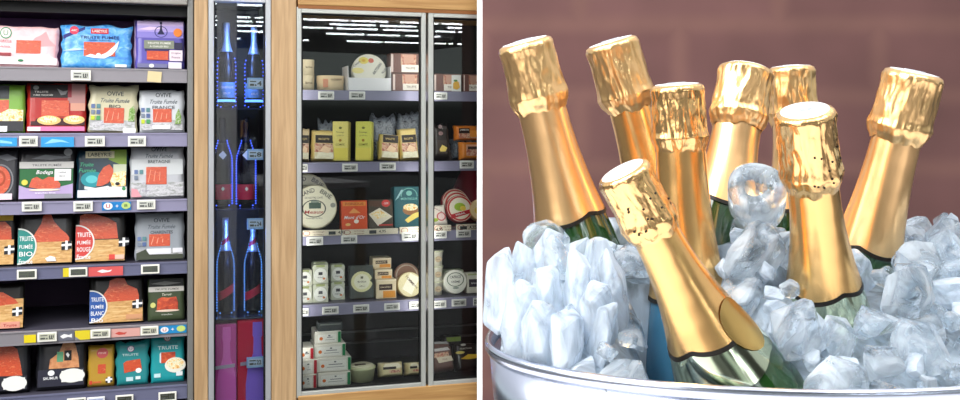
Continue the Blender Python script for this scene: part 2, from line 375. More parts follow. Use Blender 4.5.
# ---------------------------------------------------------------- price tags
ntag = 0
def price_tag(x0, y0, x1, y1, label, d=-.0105, body=(246, 244, 234), screen=(200, 202, 194), txt=None, group='electronic price tags', shelfd=0):
    s0, zb = F(x0, y1, d); s1, zt_ = F(x1, y0, d); W = s1-s0; Ht = zt_-zb
    o = fthing('price_tag', label, 'price tag', (s0+s1)/2, d, zb, group)
    bm = bmesh.new(); box(bm, -W/2, W/2, -.006, 0, 0, Ht, .0015); build('tag_body', bm, mat(body, .4), o)
    bm = bmesh.new(); box(bm, -W*.40, W*.40, -.0068, -.0058, Ht*.2, Ht*.84); build('tag_screen', bm, mat(screen, .35), o)
    bm = bmesh.new()
    for (u0, u1, v0, v1) in ((-.34, .02, .62, .72), (-.34, -.1, .28, .46), (-.06, .03, .28, .42)): box(bm, W*u0, W*u1, -.0072, -.0066, Ht*v0, Ht*v1)
    if txt: add_text(bm, txt, W*.2, Ht*.5, -.0073, Ht*.42, W*.26, bold=.03)
    else:
        for (u0, u1, v0, v1) in ((.1, .16, .28, .68), (.2, .26, .28, .68), (.29, .34, .4, .68), (.1, .3, .28, .36)): box(bm, W*u0, W*u1, -.0072, -.0066, Ht*v0, Ht*v1)
    build('tag_digits', bm, INK, o)
    return o
def strip(x0, y0, x1, y1, label, color, d=-.0095, decs=(), name='promo_strip', cat='promotion strip'):
    s0, zb = F(x0, y1, d); s1, zt_ = F(x1, y0, d); W = s1-s0; Ht = zt_-zb
    o = fthing(name, label, cat, (s0+s1)/2, d, zb)
    bm = bmesh.new(); box(bm, -W/2, W/2, -.0012, 0, 0, Ht); build('card', bm, mat(color, .4) if isinstance(color, tuple) else color, o)
    put_decs(o, decs, (x0+x1)/2, y1, W/(x1-x0), Ht/(y1-y0), -.0012)
    return o

# ---------------------------------------------------------------- printed packs
def put_decs(o, decs, cx, cy, kx, kz, yf):
    """flat printed pieces on a face; coordinates in photo pixels"""
    groups = {}; lay = 0
    X = lambda x: (x-cx)*kx
    Z = lambda y: (cy-y)*kz
    for dct in decs:
        kind, part, color = dct[0], dct[1], dct[2]; a = dct[3:]
        lay += 1; y1 = yf-.00035*lay
        key = (part, tuple(color) if isinstance(color, (tuple, list)) else color.name)
        if key not in groups: groups[key] = (bmesh.new(), color)
        bm = groups[key][0]
        if kind == 'r': prism(bm, [(X(a[0]), Z(a[3])), (X(a[2]), Z(a[3])), (X(a[2]), Z(a[1])), (X(a[0]), Z(a[1]))], y1, yf+.0002)
        elif kind == 'e':
            n = 22; f0, f1 = (a[4], a[5]) if len(a) > 4 else (0, 360)
            if f1-f0 >= 360: pts = [(X(a[0]+a[2]*math.cos(2*PI*i/n)), Z(a[1]-a[3]*math.sin(2*PI*i/n))) for i in range(n)]
            else: pts = [(X(a[0]+a[2]*math.cos(math.radians(f0+(f1-f0)*i/n))), Z(a[1]-a[3]*math.sin(math.radians(f0+(f1-f0)*i/n)))) for i in range(n+1)]
            prism(bm, pts, y1, yf+.0002)
        elif kind == 'o':      # ring
            n = 26
            for i in range(n):
                p = []
                for (j, q) in ((i, 1), (i+1, 1), (i+1, 1-a[4]), (i, 1-a[4])): p.append((X(a[0]+a[2]*q*math.cos(2*PI*j/n)), Z(a[1]-a[3]*q*math.sin(2*PI*j/n))))
                prism(bm, p, y1, yf+.0002)
        elif kind == 'p': prism(bm, [(X(x), Z(y)) for (x, y) in a[0]], y1, yf+.0002)
        elif kind == 't':
            x, y, h, wpx, s = a[:5]; shear = a[5] if len(a) > 5 else 0; rot = a[6] if len(a) > 6 else 0
            add_text(bm, s, X(x), Z(y), y1, h*kz, wpx*kx, shear, rot)
    for (part, _), (bm, color) in groups.items():
        build(part, bm, mat(color, .38) if isinstance(color, (tuple, list)) else color, o)
def pouch(bm, W, Ht, th, wob=.0, edge=.05, outline=None):
    """sealed pouch: flat face, rounded thin rim, slightly wavy outline; front at y=-th"""
    nx, nz = 14, 14; front, back = [], []
    sd = random.random()*50
    for j in range(nz+1):
        rf, rb = [], []
        for i in range(nx+1):
            u, v = i/nx, j/nz
            du, dv = min(u, 1-u), min(v, 1-v); dd = min(du, dv)
            f = min(1, (dd/edge)) if edge else 1
            f = math.sqrt(max(0, 1-(1-f)**2)) if edge else 1
            wx = wob*W*noise.noise(Vector((sd, v*5, 0)))*(1 if du < .001 else 0)*(1 if u < .5 else -1); wz = wob*Ht*noise.noise(Vector((u*5, sd, 1)))*(1 if dv < .001 and v > .5 else 0)
            x = (u-.5)*W+wx; z = v*Ht+wz
            rf.append(bm.verts.new((x, -th*(.25+.75*f), z))); rb.append(bm.verts.new((x, 0, z)))
        front.append(rf); back.append(rb)
    for j in range(nz):
        for i in range(nx):
            bm.faces.new((front[j][i], front[j][i+1], front[j+1][i+1], front[j+1][i])); bm.faces.new((back[j][i], back[j+1][i], back[j+1][i+1], back[j][i+1]))
    for i in range(nx):
        bm.faces.new((front[0][i], back[0][i], back[0][i+1], front[0][i+1])); bm.faces.new((front[nz][i], front[nz][i+1], back[nz][i+1], back[nz][i]))
    for j in range(nz):
        bm.faces.new((front[j][0], front[j+1][0], back[j+1][0], back[j][0])); bm.faces.new((front[j][nx], back[j][nx], back[j+1][nx], front[j+1][nx]))
def pack(label, cat, x0, y0, x1, y1, z, color, decs, d=.03, th=.012, tilt=.2, roll=0, name='fish_pack', group=None, wob=.03, edge=.04, film=None, yaw=0, body='pouch'):
    """a pack whose face covers a photo rectangle and stands at height z, front bottom edge d behind the cabinet front"""
    d1 = d+th
    s0 = F(x0, y1, d)[0]; s1 = F(x1, y1, d)[0]
    if x0 < 190: s1 = min(s1, s_at(187.5, -.02)-.009)
    W = (s1-s0)*.985
    zb = z if z is not None else F((x0+x1)/2, y1, d)[1]
    h0 = F((x0+x1)/2, y0, d)[1]-zb-th*math.sin(tilt)
    Ht = (F((x0+x1)/2, y0, d+h0*math.tan(tilt))[1]-zb-th*math.sin(tilt))/math.cos(tilt)
    o = fthing(name, label, cat, (s0+s1)/2, d1, zb+th*0+.0005, group, tilt, roll, yaw)
    bm = bmesh.new()
    if body == 'pouch': pouch(bm, W, Ht, th, wob, edge)
    else: box(bm, -W/2, W/2, -th, 0, 0, Ht, min(.003, th*.3))
    m = color if not isinstance(color, (tuple, list)) else (mat(color, .3, 0, .35, 28, .3) if body == 'pouch' else mat(color, .4))
    build('pouch' if body == 'pouch' else 'carton', bm, m, o, smooth=(body == 'pouch'))
    put_decs(o, decs, (x0+x1)/2, y1, W/(x1-x0), Ht/max(1, (y1-y0)), -th)
    return o

# ---------------------------------------------------------------- open cabinet, row 1
T = 't'; R_ = 'r'; E = 'e'; P_ = 'p'; O_ = 'o'
WH = (240, 240, 240); NV = (28, 36, 96); RED = (200, 40, 50); GRN = (30, 120, 70); YEL = (238, 206, 60); CRM = (232, 226, 204); TEAL = (24, 128, 130); PALE = (226, 222, 214)
def ulogo(x, y, r, ring, fill=WH, ltr=None):
    return [(E, 'logo_disc', ring, x, y, r, r), (E, 'logo_disc', fill, x, y, r*.8, r*.8), (T, 'logo_letter', ltr or (ring if ring[0] > 100 or ring[1] > 100 else RED), x, y, r*.9, r*.8, 'U')]
def flag(x, y, w=5.2, h=5):
    return [(P_, 'flag', (24, 26, 34), [(x-w, y+h), (x+w, y+h*.7), (x+w, y-h*.9), (x-w, y-h*.6)]), (P_, 'flag', WH, [(x-w, y+1.2), (x+w, y+.7), (x+w, y-1.5), (x-w, y-1)]), (R_, 'flag', WH, x-1.3, y-h*.9, x+1.3, y+h)]
def icons(x, y, n=6):
    cs = [(100, 120, 165), (90, 135, 140), (120, 132, 150), (84, 104, 150), (190, 205, 50), (70, 150, 90)]
    return [(R_, 'icon', cs[i], x+5.5*(i % 2), y+6*(i//2), x+3.8+5.5*(i % 2), y+4.2+6*(i//2)) for i in range(n)]
def odecs(x0, x1, ybot, ty, word, win, ic=None):
    cx = (x0+x1)/2+2; d = [(T, 'brand_lettering', (50, 60, 70), cx, ty, 4.6, 17, 'OVIVE'), (T, 'script_lettering', (80, 90, 100), cx, ty+7, 4.4, 30, 'Truite Fumée', .35), (R_, 'bottom_print', LAND, x0+1, ybot-12, x1-1, ybot-1.5)]
    d += [(T, 'word_lettering', (50, 56, 64), cx, ty+13, 3.4, 24, word)]
    d += [(R_, 'window', FISH, *win)]
    for k in range(3): d.append((P_, 'window_glint', (238, 170, 140), [(win[0]+2+6*k, win[3]-2-k), (win[0]+2.7+6*k, win[3]-2-k), (win[0]+5.1+5*k, win[1]+3+k), (win[0]+4.6+5*k, win[1]+3+k)]))  # pale slashes are painted highlights on the clear windows
    if ic: d += icons(*ic)
    return d
B1 = LS[0]
pack('pink trout pack with green ring logo, top shelf at the far left', 'fish pack', -8, 26, 58, 68, B1, PINKP,
     [(P_, 'mountain_print', (240, 160, 165), [(26, 48), (34, 38), (40, 35), (45, 31), (49, 40), (56, 46)]), (R_, 'bottom_print', (248, 226, 228), -6, 59, 57, 66), (P_, 'bottom_print', (250, 240, 240), [(12, 60), (30, 56), (42, 54), (57, 60), (57, 63), (12, 63)]),
      (R_, 'window', FISH, 15, 41, 40, 54.5)]+ulogo(4, 34, 6, (70, 150, 110), (245, 225, 225))+[(T, 'lettering', (190, 110, 120), 3, 42.5, 2.6, 14, 'CERCLE'), (T, 'lettering', (190, 110, 120), 3, 48, 2, 12, 'truite fumée'), (R_, 'ribbon', (150, 50, 60), -6, 54.5, 10, 57.5), (E, 'sprig', GRN, 20, 62, 3, 1.2)], tilt=.2, roll=.01)
pack('blue trout pack with red header bar and white wave print, top shelf', 'fish pack', 60, 25, 132, 68, B1, WAVE,
     [(P_, 'ribbon', (40, 40, 120), [(62, 36), (84, 27), (84, 30), (62, 40)]), (E, 'badge', (220, 60, 90), 73, 31, 4.6, 4.2), (T, 'badge_lettering', WH, 73, 31, 2, 6, 'ASC'), (R_, 'header_bar', (200, 40, 56), 90, 28.6, 108, 34), (T, 'brand_lettering', WH, 99, 31.3, 2.6, 15, 'LABEYRIE'),
      (T, 'title_lettering', (20, 50, 110), 99, 37.4, 3.8, 40, 'TRUITE FUMÉE'), (T, 'small_lettering', (20, 50, 110), 99, 40.8, 1.4, 22, 'EN FINES TRANCHES'), (R_, 'window', FISH, 83, 42.5, 115, 56.5),
      (P_, 'wave', (225, 238, 250), [(84, 57), (90, 54.5), (98, 56.5), (106, 53), (113, 47), (119, 41), (117, 49), (112, 55), (104, 59), (94, 58.6)]), (P_, 'wave', (190, 222, 248), [(62, 52), (74, 49), (86, 50), (74, 51.5)]), (E, 'seal', WH, 98, 56, 2.6, 2.4), (R_, 'weight_label', (230, 236, 240), 115, 64.6, 127, 67.4)], wob=.07)
for k in (1, 2): pack('lilac edge of %s purple trout pack lined up behind the front one' % ('the second' if k == 1 else 'the third'), 'fish pack', 134.2-k*.4, 21.2-k*.8, 186-k, 66, B1, (206, 180, 226), [], d=.03+.02*k, group='purple trout packs in a row', tilt=.16)
pack('purple trout pack with lighthouse print and orange badge, top shelf', 'fish pack', 135, 20.5, 187, 68, B1, (92, 84, 170),
     [(R_, 'sky_print', (206, 184, 230), 136.5, 21.5, 186, 26), (R_, 'sky_print', (176, 160, 222), 136.5, 26, 186, 32), (R_, 'sky_print', (136, 126, 204), 136.5, 32, 186, 38), (P_, 'sky_print', (230, 205, 235), [(137, 30), (150, 27), (168, 28), (150, 30.5)]),
      (O_, 'lighthouse_ring', (40, 40, 110), 162, 32, 7, 5.6, .12), (P_, 'lighthouse', (26, 26, 70), [(158, 34.5), (166, 34.5), (163.4, 30.5), (162.6, 25), (161.4, 25), (160.6, 30.5)]), (R_, 'lighthouse', (26, 26, 70), 160.6, 22, 163.2, 24.6),
      (R_, 'title_label', (128, 134, 118), 144, 40.5, 176, 48.6), (T, 'title_lettering', (235, 235, 225), 160, 43, 2.4, 25, 'TRUITE FUMÉE'), (T, 'title_lettering', (235, 235, 225), 160, 46.3, 2.2, 20, 'À CHAUD BIO'), (E, 'badge', (236, 130, 50), 180, 32.5, 4.6, 4.2), (R_, 'dark_tag', (40, 36, 70), 176.5, 42.5, 185, 49),
      (R_, 'window', FISH, 147, 51, 170, 59.6), (R_, 'window_shadow_line', (50, 40, 90), 145, 49, 172, 51), (R_, 'small_label', (230, 214, 222), 171, 50, 185, 60.5), (T, 'small_lettering', (120, 90, 120), 178, 53, 2, 10, 'Origine'), (T, 'small_lettering', (120, 90, 120), 178, 57, 2, 9, 'France'), (R_, 'weight_label', (236, 226, 236), 170, 62, 184, 68), (R_, 'foot_print', (110, 110, 150), 137, 63.5, 169, 67.5), (E, 'foot_seal', WH, 152, 65.6, 2.6, 1.8)])
# row 2
B2 = LS[1]
pack('green trout pack with orange serving picture, cut by the left picture edge', 'fish pack', -20, 84, 24.5, 132, B2, (120, 168, 62),
     [(R_, 'header_bar', (60, 62, 66), -19, 85.5, 8, 99), (P_, 'fish_print', (70, 74, 80), [(-4, 91), (6, 89), (8, 96), (0, 97)]), (R_, 'window', FISH, -19, 100, 8, 118), (P_, 'serving_print', FOOD, [(-19, 121), (-19, 112), (0, 113), (8, 109), (23, 110), (23, 121)]), (R_, 'foot_print', (44, 44, 50), -19, 121, 23.6, 131), (R_, 'weight_label', WH, -8, 126, 7, 131.5)])
pack('red trout pack with black label and two topped pancakes', 'fish pack', 25.5, 83, 86, 134, B2, (172, 36, 32),
     [(R_, 'pale_print', (176, 130, 128), 67, 84, 85, 104), (R_, 'pale_print', (206, 150, 130), 70, 104, 85, 112), (R_, 'pale_print', (150, 50, 60), 66, 84, 71, 98), (R_, 'header_label', (34, 30, 32), 29, 85, 67, 98.5), (E, 'emblem', (150, 150, 150), 34.5, 88.3, 3, 2.2), (T, 'header_lettering', (220, 215, 210), 40, 92.6, 2, 14, 'TRUITE'), (T, 'header_lettering', (220, 215, 210), 42, 95.8, 1.8, 20, 'FUMÉE TRANCHÉE'), (P_, 'fish_print', (130, 130, 132), [(56, 89), (62, 92), (67, 91), (65, 95), (60, 96)]),
      (R_, 'window', FISH, 40.5, 101.5, 68.5, 118), (R_, 'plate', (70, 20, 26), 30, 123, 85, 127), (P_, 'plate', (60, 24, 30), [(32, 127), (36, 120), (85, 120), (85, 127)]), (E, 'pancake', (236, 190, 120), 48.5, 122, 12, 4.8), (E, 'pancake_topping', FOOD, 48.5, 121, 9.5, 3.4), (E, 'pancake', (236, 190, 120), 74, 121.5, 11, 4.6), (E, 'pancake_topping', FOOD, 74, 120.5, 8.6, 3.2), (R_, 'foot_print', (216, 120, 170), 27, 128.5, 85, 133), (R_, 'weight_label', WH, 27, 129, 40, 133)])
pack('beige green trout pack with script title and glints painted on its window', 'fish pack', 87.5, 85, 137, 133, B2, (206, 200, 168),
     odecs(88, 136, 133, 94, 'BIO', (103, 108.5, 123.5, 124), (90, 105, 6))+[(P_, 'sprig', HERB, [(128, 122), (129, 110), (133, 106), (135, 112), (134, 122)]), (R_, 'weight_label', (240, 240, 236), 123, 129, 136, 134)], wob=.06, roll=.02)
pack('pale grey trout pack titled FRANCE with green sprig', 'fish pack', 139.5, 90, 187, 134, B2, (206, 210, 216),
     odecs(140, 186, 133.5, 95.5, 'FRANCE', (153.5, 110, 173.5, 124), (141, 109, 6))+[(P_, 'sprig', HERB, [(177, 126), (178, 116), (181, 110), (184, 118), (183, 126)]), (R_, 'weight_label', (236, 236, 240), 153, 127, 172, 131)], wob=.06, roll=-.01)
# row 3
B3 = LS[2]
pack('black pack with round orange trout slices, third shelf at the far left', 'fish pack', -20, 150, 17, 200, B3, (54, 54, 60),
     [(P_, 'fish_print', (120, 122, 130), [(-6, 157), (6, 154), (17, 159), (6, 161)]), (O_, 'plate_ring', (120, 120, 126), -1, 180, 14, 16, .1), (E, 'slices', FISH, -2, 180, 12, 14), (O_, 'slice_swirl', (160, 60, 24), -2, 178, 7, 8, .3), (R_, 'foot_print', (230, 206, 220), -19, 193, 12, 199)])
pack('black, green and lilac trout pack with white square sticker', 'fish pack', 16.5, 148, 74.5, 200, B3, (40, 38, 42),
     [(R_, 'green_print', (30, 100, 52), 18.5, 169, 73, 187), (P_, 'lilac_print', (178, 158, 200), [(18, 185), (26, 188), (44, 190), (60, 187), (73, 184), (73, 198.5), (18, 198.5)]), (R_, 'foot_print', (140, 140, 150), 44, 194, 72, 198.5), (R_, 'title_band', (196, 194, 192), 18, 162, 73.5, 168.5), (T, 'title_lettering', (90, 90, 94), 46, 165.2, 2.6, 30, 'TRUITE FUMÉE'),
      (P_, 'fish_print', (110, 112, 118), [(30, 159), (44, 155), (62, 157), (70, 155), (70, 158), (50, 160)]), (E, 'seal', (160, 162, 166), 67.5, 152.5, 4.4, 3.6), (T, 'script_lettering', (240, 240, 240), 44, 173, 5, 17, 'Bodega', .3), (P_, 'slices', FISH, [(28, 187), (31, 179), (36, 177), (42, 180), (48, 177), (55, 178), (60, 184), (60, 188), (44, 190)]), (E, 'slices_rim', (235, 220, 200), 44, 190, 16, 1.1),
      (R_, 'sticker', WH, 54, 169.5, 71, 181), (T, 'sticker_lettering', (80, 80, 90), 62, 173, 1.6, 8, 'OFFRE'), (T, 'sticker_lettering', (80, 80, 90), 62, 176.6, 1.6, 6, 'BIO'), (E, 'yellow_seal', (214, 206, 80), 23.8, 182.5, 3.2, 2.8), (T, 'small_lettering', (240, 240, 240), 45, 193, 1.6, 24, 'tranches fines')])
pack('navy and teal trout pack with cream name plate and orange fillet', 'fish pack', 75.5, 149, 128, 200, B3, (16, 46, 62),
     [(P_, 'green_print', (130, 160, 56), [(110, 150), (126.5, 150), (126.5, 168), (108, 160)]), (R_, 'pale_print', (200, 206, 180), 113, 165, 126.5, 176), (E, 'glow_print', (30, 140, 150), 92, 180, 12, 8), (E, 'glow_print', (90, 190, 196), 91, 180, 6, 4), (R_, 'name_plate', (212, 206, 170), 84.5, 151.5, 114, 158.5), (T, 'brand_lettering', (30, 40, 40), 99, 155, 3.8, 24, 'LABEYRIE'),
      (T, 'script_lettering', (70, 170, 130), 86, 165, 4, 14, 'Truite', .3), (T, 'script_lettering', (70, 170, 130), 87, 171, 4, 17, 'Fumée', .3), (P_, 'fillet', FISH, [(96, 187), (98, 176), (103, 168), (109, 165), (113, 170), (113, 178), (108, 184), (101, 187)]), (P_, 'serving_print', FOOD, [(110, 182), (113, 174), (126, 172), (126, 187), (112, 188)]),
      (E, 'olive', (30, 24, 24), 117.5, 185, 2.4, 1.8), (R_, 'foot_print', (220, 222, 230), 77, 191, 112, 198.5), (P_, 'dish', (235, 235, 235), [(84, 187), (95, 189), (108, 187), (112, 190), (96, 192), (84, 190)]), (R_, 'foot_print', (232, 226, 222), 108, 188, 127, 198.5), (E, 'seal', (60, 140, 90), 124, 190, 2, 2)])
pack('grey trout pack titled BRETAGNE with landscape along the foot', 'fish pack', 129.5, 146.5, 187.5, 200, B3, (188, 190, 196),
     [(R_, 'haze_print', (208, 212, 214), 131, 160, 186, 176)]+odecs(130, 187, 200, 149.5, 'BRETAGNE', (146.5, 168, 168.5, 186), (134, 171, 3))+[(R_, 'landscape_print', LAND, 131, 184, 146, 198), (R_, 'meadow_print', LAND, 169, 184, 186.5, 198), (P_, 'flowers', (216, 150, 160), [(131, 199), (131, 190), (137, 191), (142, 199)])])
# row 4
B4 = LS[3]
SMK = (22, 19, 18)
def humps(x0, x1, y0, ymid, y1, hump, label, circ, cc, name, extra=()):
    d = [(R_, 'kraft_print', KRAFT, x0+1, ymid, x1-1, y1-1.5), (P_, 'fillet', FISH, hump)]
    for k in range(3): d.append((R_, 'kraft_line', (232, 200, 144), x0+24, ymid+6+5*k, x1-13, ymid+6.6+5*k))
    if circ:
        x, y, r = circ
        d += [(E, 'badge', (230, 230, 224), x, y, r, r*1.0, -92, 92), (E, 'badge', cc, x, y, r*.92, r*.92, -92, 92)]
        for k, wd in enumerate(name): d.append((T, 'badge_lettering', WH, x+r*.42, y-r*.42+k*r*.42, r*.26, r*.74, wd))
    return pack(label, 'fish pack', x0, y0, x1, y1, extra[0], SMK, d+list(extra[1]), edge=.03)
humps(-20, 14.5, 214, 240, 266, [(-18, 240), (-18, 222), (4, 222), (10, 228), (11, 240)], 'gold trout pack with black and white flag, cut by the left picture edge', None, None, [], (B4, [(R_, 'yellow_print', (230, 190, 70), -18, 215.5, 12, 221)]+flag(9, 250)))
humps(16, 73, 212, 243, 266, [(29, 243), (34, 234), (40, 224), (42, 216), (45, 214.5), (50, 215), (53, 222), (60, 230), (66, 235), (69, 239), (69, 243)], 'gold trout pack with teal half round badge', (17.5, 247, 18.5), (40, 140, 132), ['TRUITE', 'FUMÉE', 'BIO', 'France'], (B4, flag(66.5, 247)+[(P_, 'white_logo', WH, [(45, 260), (50, 257.5), (55, 259), (56, 263), (47, 263)])]))
humps(74, 126, 211, 242, 266, [(78, 241), (79, 216), (84, 214), (96, 215), (108, 219), (116, 224), (118, 241)], 'gold trout pack with red half round badge', (75.5, 244, 18.5), (206, 66, 60), ['TRUITE', 'FUMÉE', 'ROUGE', 'France'], (B4, flag(124, 245)+[(R_, 'red_mark', (214, 70, 60), 109, 258, 115, 263.5), (R_, 'pink_band', (236, 190, 170), 115, 258.5, 124.5, 263)]))
pack('blue grey trout pack with white bar label, fourth shelf by the side panel', 'fish pack', 134.5, 212.5, 187.5, 264, B4, (150, 156, 164),
     odecs(135, 187, 264, 221, 'CHARENTES', (149.5, 236, 172, 249), (137, 238.5, 4))+[(R_, 'bar_label', (226, 226, 232), 147, 251.5, 173, 257.5), (R_, 'bar_label', (226, 226, 232), 175, 251.5, 185.5, 256.5), (P_, 'rock_print', (60, 66, 50), [(136, 263), (136, 256), (146, 252), (150, 258), (186, 258), (186, 263)])])
# row 5
B5 = LS[4]
humps(-20, 24, 283, 300, 331, [(-18, 304), (-18, 290), (2, 293), (15, 301), (18, 305), (-18, 308)], 'kraft trout pack with black and white flag, fifth shelf at the far left', None, None, [], (B5, flag(17, 313)+[(R_, 'logo_strip', (216, 150, 130), 0, 323.5, 20, 330), (T, 'strip_lettering', (170, 40, 40), 10, 327, 3, 14, 'Truite')]))
humps(88, 144, 275, 303, 327, [(98, 304), (104, 294), (108, 288), (109, 281), (116, 278.5), (124, 279), (127, 286), (137, 291), (139, 298), (139, 303)], 'kraft trout pack with blue half round badge', (89.5, 308, 17.5), (38, 84, 160), ['TRUITE', 'FUMÉE', 'BLANC', 'Bio'], (B5, flag(137.5, 307)+[(R_, 'logo_strip', (206, 150, 110), 126, 318, 142, 323)]))
pack('dark green trout pack with white band and reddish slices', 'fish pack', 147.5, 278, 187, 325, B5, (66, 78, 54),
     [(R_, 'black_header', (28, 30, 28), 149, 279, 186, 289), (P_, 'fish_print', (110, 110, 108), [(150, 284), (166, 281.5), (184, 284), (166, 286)]), (R_, 'title_band', (210, 206, 200), 148, 287.5, 186.5, 293), (T, 'title_lettering', (90, 90, 80), 168, 290.2, 2.4, 26, 'TRUITE FUMÉE'), (T, 'script_lettering', (220, 220, 200), 168, 296.2, 2.6, 11, 'Terroir', .3),
      (P_, 'slices', FISHD, [(157, 313), (158, 301), (163, 299), (170, 300), (178, 299), (180, 305), (180, 313), (168, 315)]), (E, 'slices_rim', (222, 200, 180), 168.5, 314, 13, 1.2), (E, 'yellow_seal', (206, 204, 120), 153, 307.5, 2.9, 2.9), (T, 'small_lettering', (200, 200, 190), 168, 318, 1.6, 17, 'tranches')])
# row 6
B6 = LS[5]
def tray(label, x0, x1, y0, y1, decs, **kw): return pack(label, 'fish tray', x0, y0, x1, y1, B6, (30, 30, 36), decs, name='fish_tray', edge=.12, th=.03, d=.02, **kw)
tray('clear tray of red trout fillet with white blank label, lowest shelf at the far left', -20, 29, 340, 394,
     [(P_, 'fillet', FISH, [(-16, 376), (-16, 346), (10, 346), (16, 350), (20, 366), (22, 377)]), (R_, 'card_band', (36, 36, 48), -17, 377, 27, 391), (E, 'white_label', (232, 232, 226), 14, 384.5, 13, 7.5), (R_, 'white_label', (232, 232, 226), 3, 379, 25, 390)])
tray('clear tray with tall beige fillet and green and black stickers', 34.5, 86, 339, 394,
     [(P_, 'fillet', speck('beige_fillet', [(190, 120, 70), (214, 150, 100), (170, 96, 56)], 40), [(48, 371), (49, 361), (58, 354), (62, 344), (66, 342), (72, 342), (75, 347), (78, 360), (79, 371)]), (R_, 'green_sticker', (96, 160, 120), 56, 353, 62.5, 364), (R_, 'black_sticker', (30, 30, 30), 63.5, 352, 71, 363), (P_, 'sticker_mark', WH, [(65, 356), (67, 354), (69, 357), (67.5, 360)]),
      (R_, 'card_band', (38, 38, 54), 37, 372, 84, 390), (E, 'white_emblem', WH, 50.5, 375.5, 3.4, 3), (T, 'card_lettering', WH, 50, 381, 3, 15, 'SAUMUR'), (E, 'white_label', (232, 232, 226), 72, 379.5, 13, 7.6), (R_, 'white_label', (232, 232, 226), 61, 374, 83, 386)])
pack('narrow mustard gold trout pack with small red window', 'fish pack', 87, 345, 114, 390, B6, (182, 142, 48),
     [(E, 'red_stamp', (196, 84, 84), 102, 354, 6, 5.6), (T, 'stamp_lettering', (240, 200, 190), 102, 354, 2, 8, 'FINE'), (R_, 'window', FISH, 97.5, 366, 105.5, 376), (R_, 'red_mark', (196, 60, 40), 89, 383, 92, 387), (R_, 'red_line', (196, 100, 50), 92.5, 384, 101, 386)]+flag(109, 383, 3.4, 3.4), th=.02)
pack('teal trout pack with orange tilted window, lowest shelf', 'fish pack', 115.5, 341, 149, 391, B6, (36, 134, 138),
     ulogo(130.5, 350, 3.6, (120, 60, 130), WH)+[(T, 'title_lettering', (190, 220, 220), 130, 356.6, 2.6, 18, 'TRUITE'), (P_, 'window', FISH, [(123, 366), (126, 363.5), (140, 362), (142, 374), (124, 377)]), (E, 'seal', WH, 138.5, 375, 3, 2.8), (R_, 'weight_label', (190, 220, 224), 126, 382, 133, 386.5), (R_, 'weight_label', (220, 232, 232), 135.5, 381.5, 140.5, 385)], wob=.08)
pack('bright teal trout pack with picture of a filled bowl', 'fish pack', 150.5, 334.5, 187, 391, B6, (30, 150, 156),
     ulogo(168.5, 338.5, 4, (150, 30, 70), WH)+[(T, 'title_lettering', (20, 90, 96), 169, 345.2, 1.8, 20, 'LARDONS DE'), (T, 'title_lettering', (210, 235, 235), 169, 350, 4.2, 22, 'TRUITE'), (R_, 'window', FISHD, 161, 355.5, 177, 368), (P_, 'window_rim', (220, 230, 230), [(160, 357), (161.6, 355), (161.6, 368), (160, 367)]), (E, 'bowl', (232, 230, 216), 177, 371, 11.4, 9), (E, 'bowl_food', FOOD, 177, 369.4, 9.4, 6.4), (R_, 'weight_label', (190, 225, 228), 154, 380, 161, 384.5), (R_, 'weight_label', (225, 232, 232), 178, 379, 185, 384)])

# price rail contents of the open cabinet
price_tag(71, 70.5, 91, 80.5, 'electronic price tag under the blue wave trout pack')
o = strip(147, 71.5, 161, 82, 'small cream paper note hanging from the top rail under the purple pack', (226, 206, 160), name='paper_note', cat='note')
o.rotation_euler = (0, .08, TH)
price_tag(19.5, 136, 38, 146.5, 'electronic price tag under the red pancake trout pack'); price_tag(85, 136, 105, 146.5, 'electronic price tag under the beige green trout pack'); price_tag(128, 136, 146, 146.5, 'electronic price tag under the pale grey FRANCE pack')
CY = (60, 160, 220)
strip(-14, 137.5, 17, 146.5, 'bright blue promotion strip on the second rail at the far left', CY, decs=[(P_, 'wave_print', (150, 215, 245), [(-10, 143), (0, 140), (12, 142), (12, 144), (0, 143)])])
strip(41, 137, 74, 147, 'bright blue promotion strip between two tags on the second rail', CY, decs=[(P_, 'wave_print', (150, 215, 245), [(44, 144), (52, 139), (62, 140), (70, 143), (60, 142)])])
price_tag(22, 201.5, 42, 211.5, 'electronic price tag under the black green lilac pack'); price_tag(73.5, 201, 93, 211.5, 'electronic price tag under the navy and teal pack'); price_tag(137, 199.5, 155.5, 209.5, 'electronic price tag under the BRETAGNE pack')
strip(102, 201.5, 131, 210.5, 'blue promotion strip with letter U disc and lime disc, third rail', (40, 130, 200), decs=[(E, 'white_disc', WH, 108, 206, 4.6, 3.8), (T, 'logo_letter', RED, 108, 206, 4, 4, 'U'), (T, 'plus_sign', WH, 117, 206, 3, 3, '+'), (E, 'lime_disc', (190, 215, 130), 126, 205.6, 4.6, 3.8), (T, 'disc_lettering', (70, 110, 60), 126, 205.6, 3, 4, 'B')])
DK = (90, 96, 84)
price_tag(17, 269, 37, 279.5, 'electronic price tag under the gold teal badge pack', screen=DK); price_tag(69, 267, 87.5, 277, 'electronic price tag beside yellow tab under the red badge pack', screen=DK); price_tag(141, 264, 159.5, 274, 'electronic price tag under the blue grey CHARENTES pack', screen=DK)
strip(63, 268, 69, 277, 'small yellow tab left of a price tag, fourth rail', (226, 206, 50), name='shelf_tab', cat='shelf tab')
strip(88.5, 266, 123, 276.5, 'salmon pink promotion strip on the fourth rail', (220, 96, 96), decs=[(P_, 'white_fish', WH, [(97, 271), (102, 269), (108, 270.5), (112, 269.5), (110, 272), (102, 273)])])
strip(24, 334.5, 36, 343, 'yellow slanted tab on the fifth rail near the far left', (232, 210, 40), name='shelf_tab', cat='shelf tab')
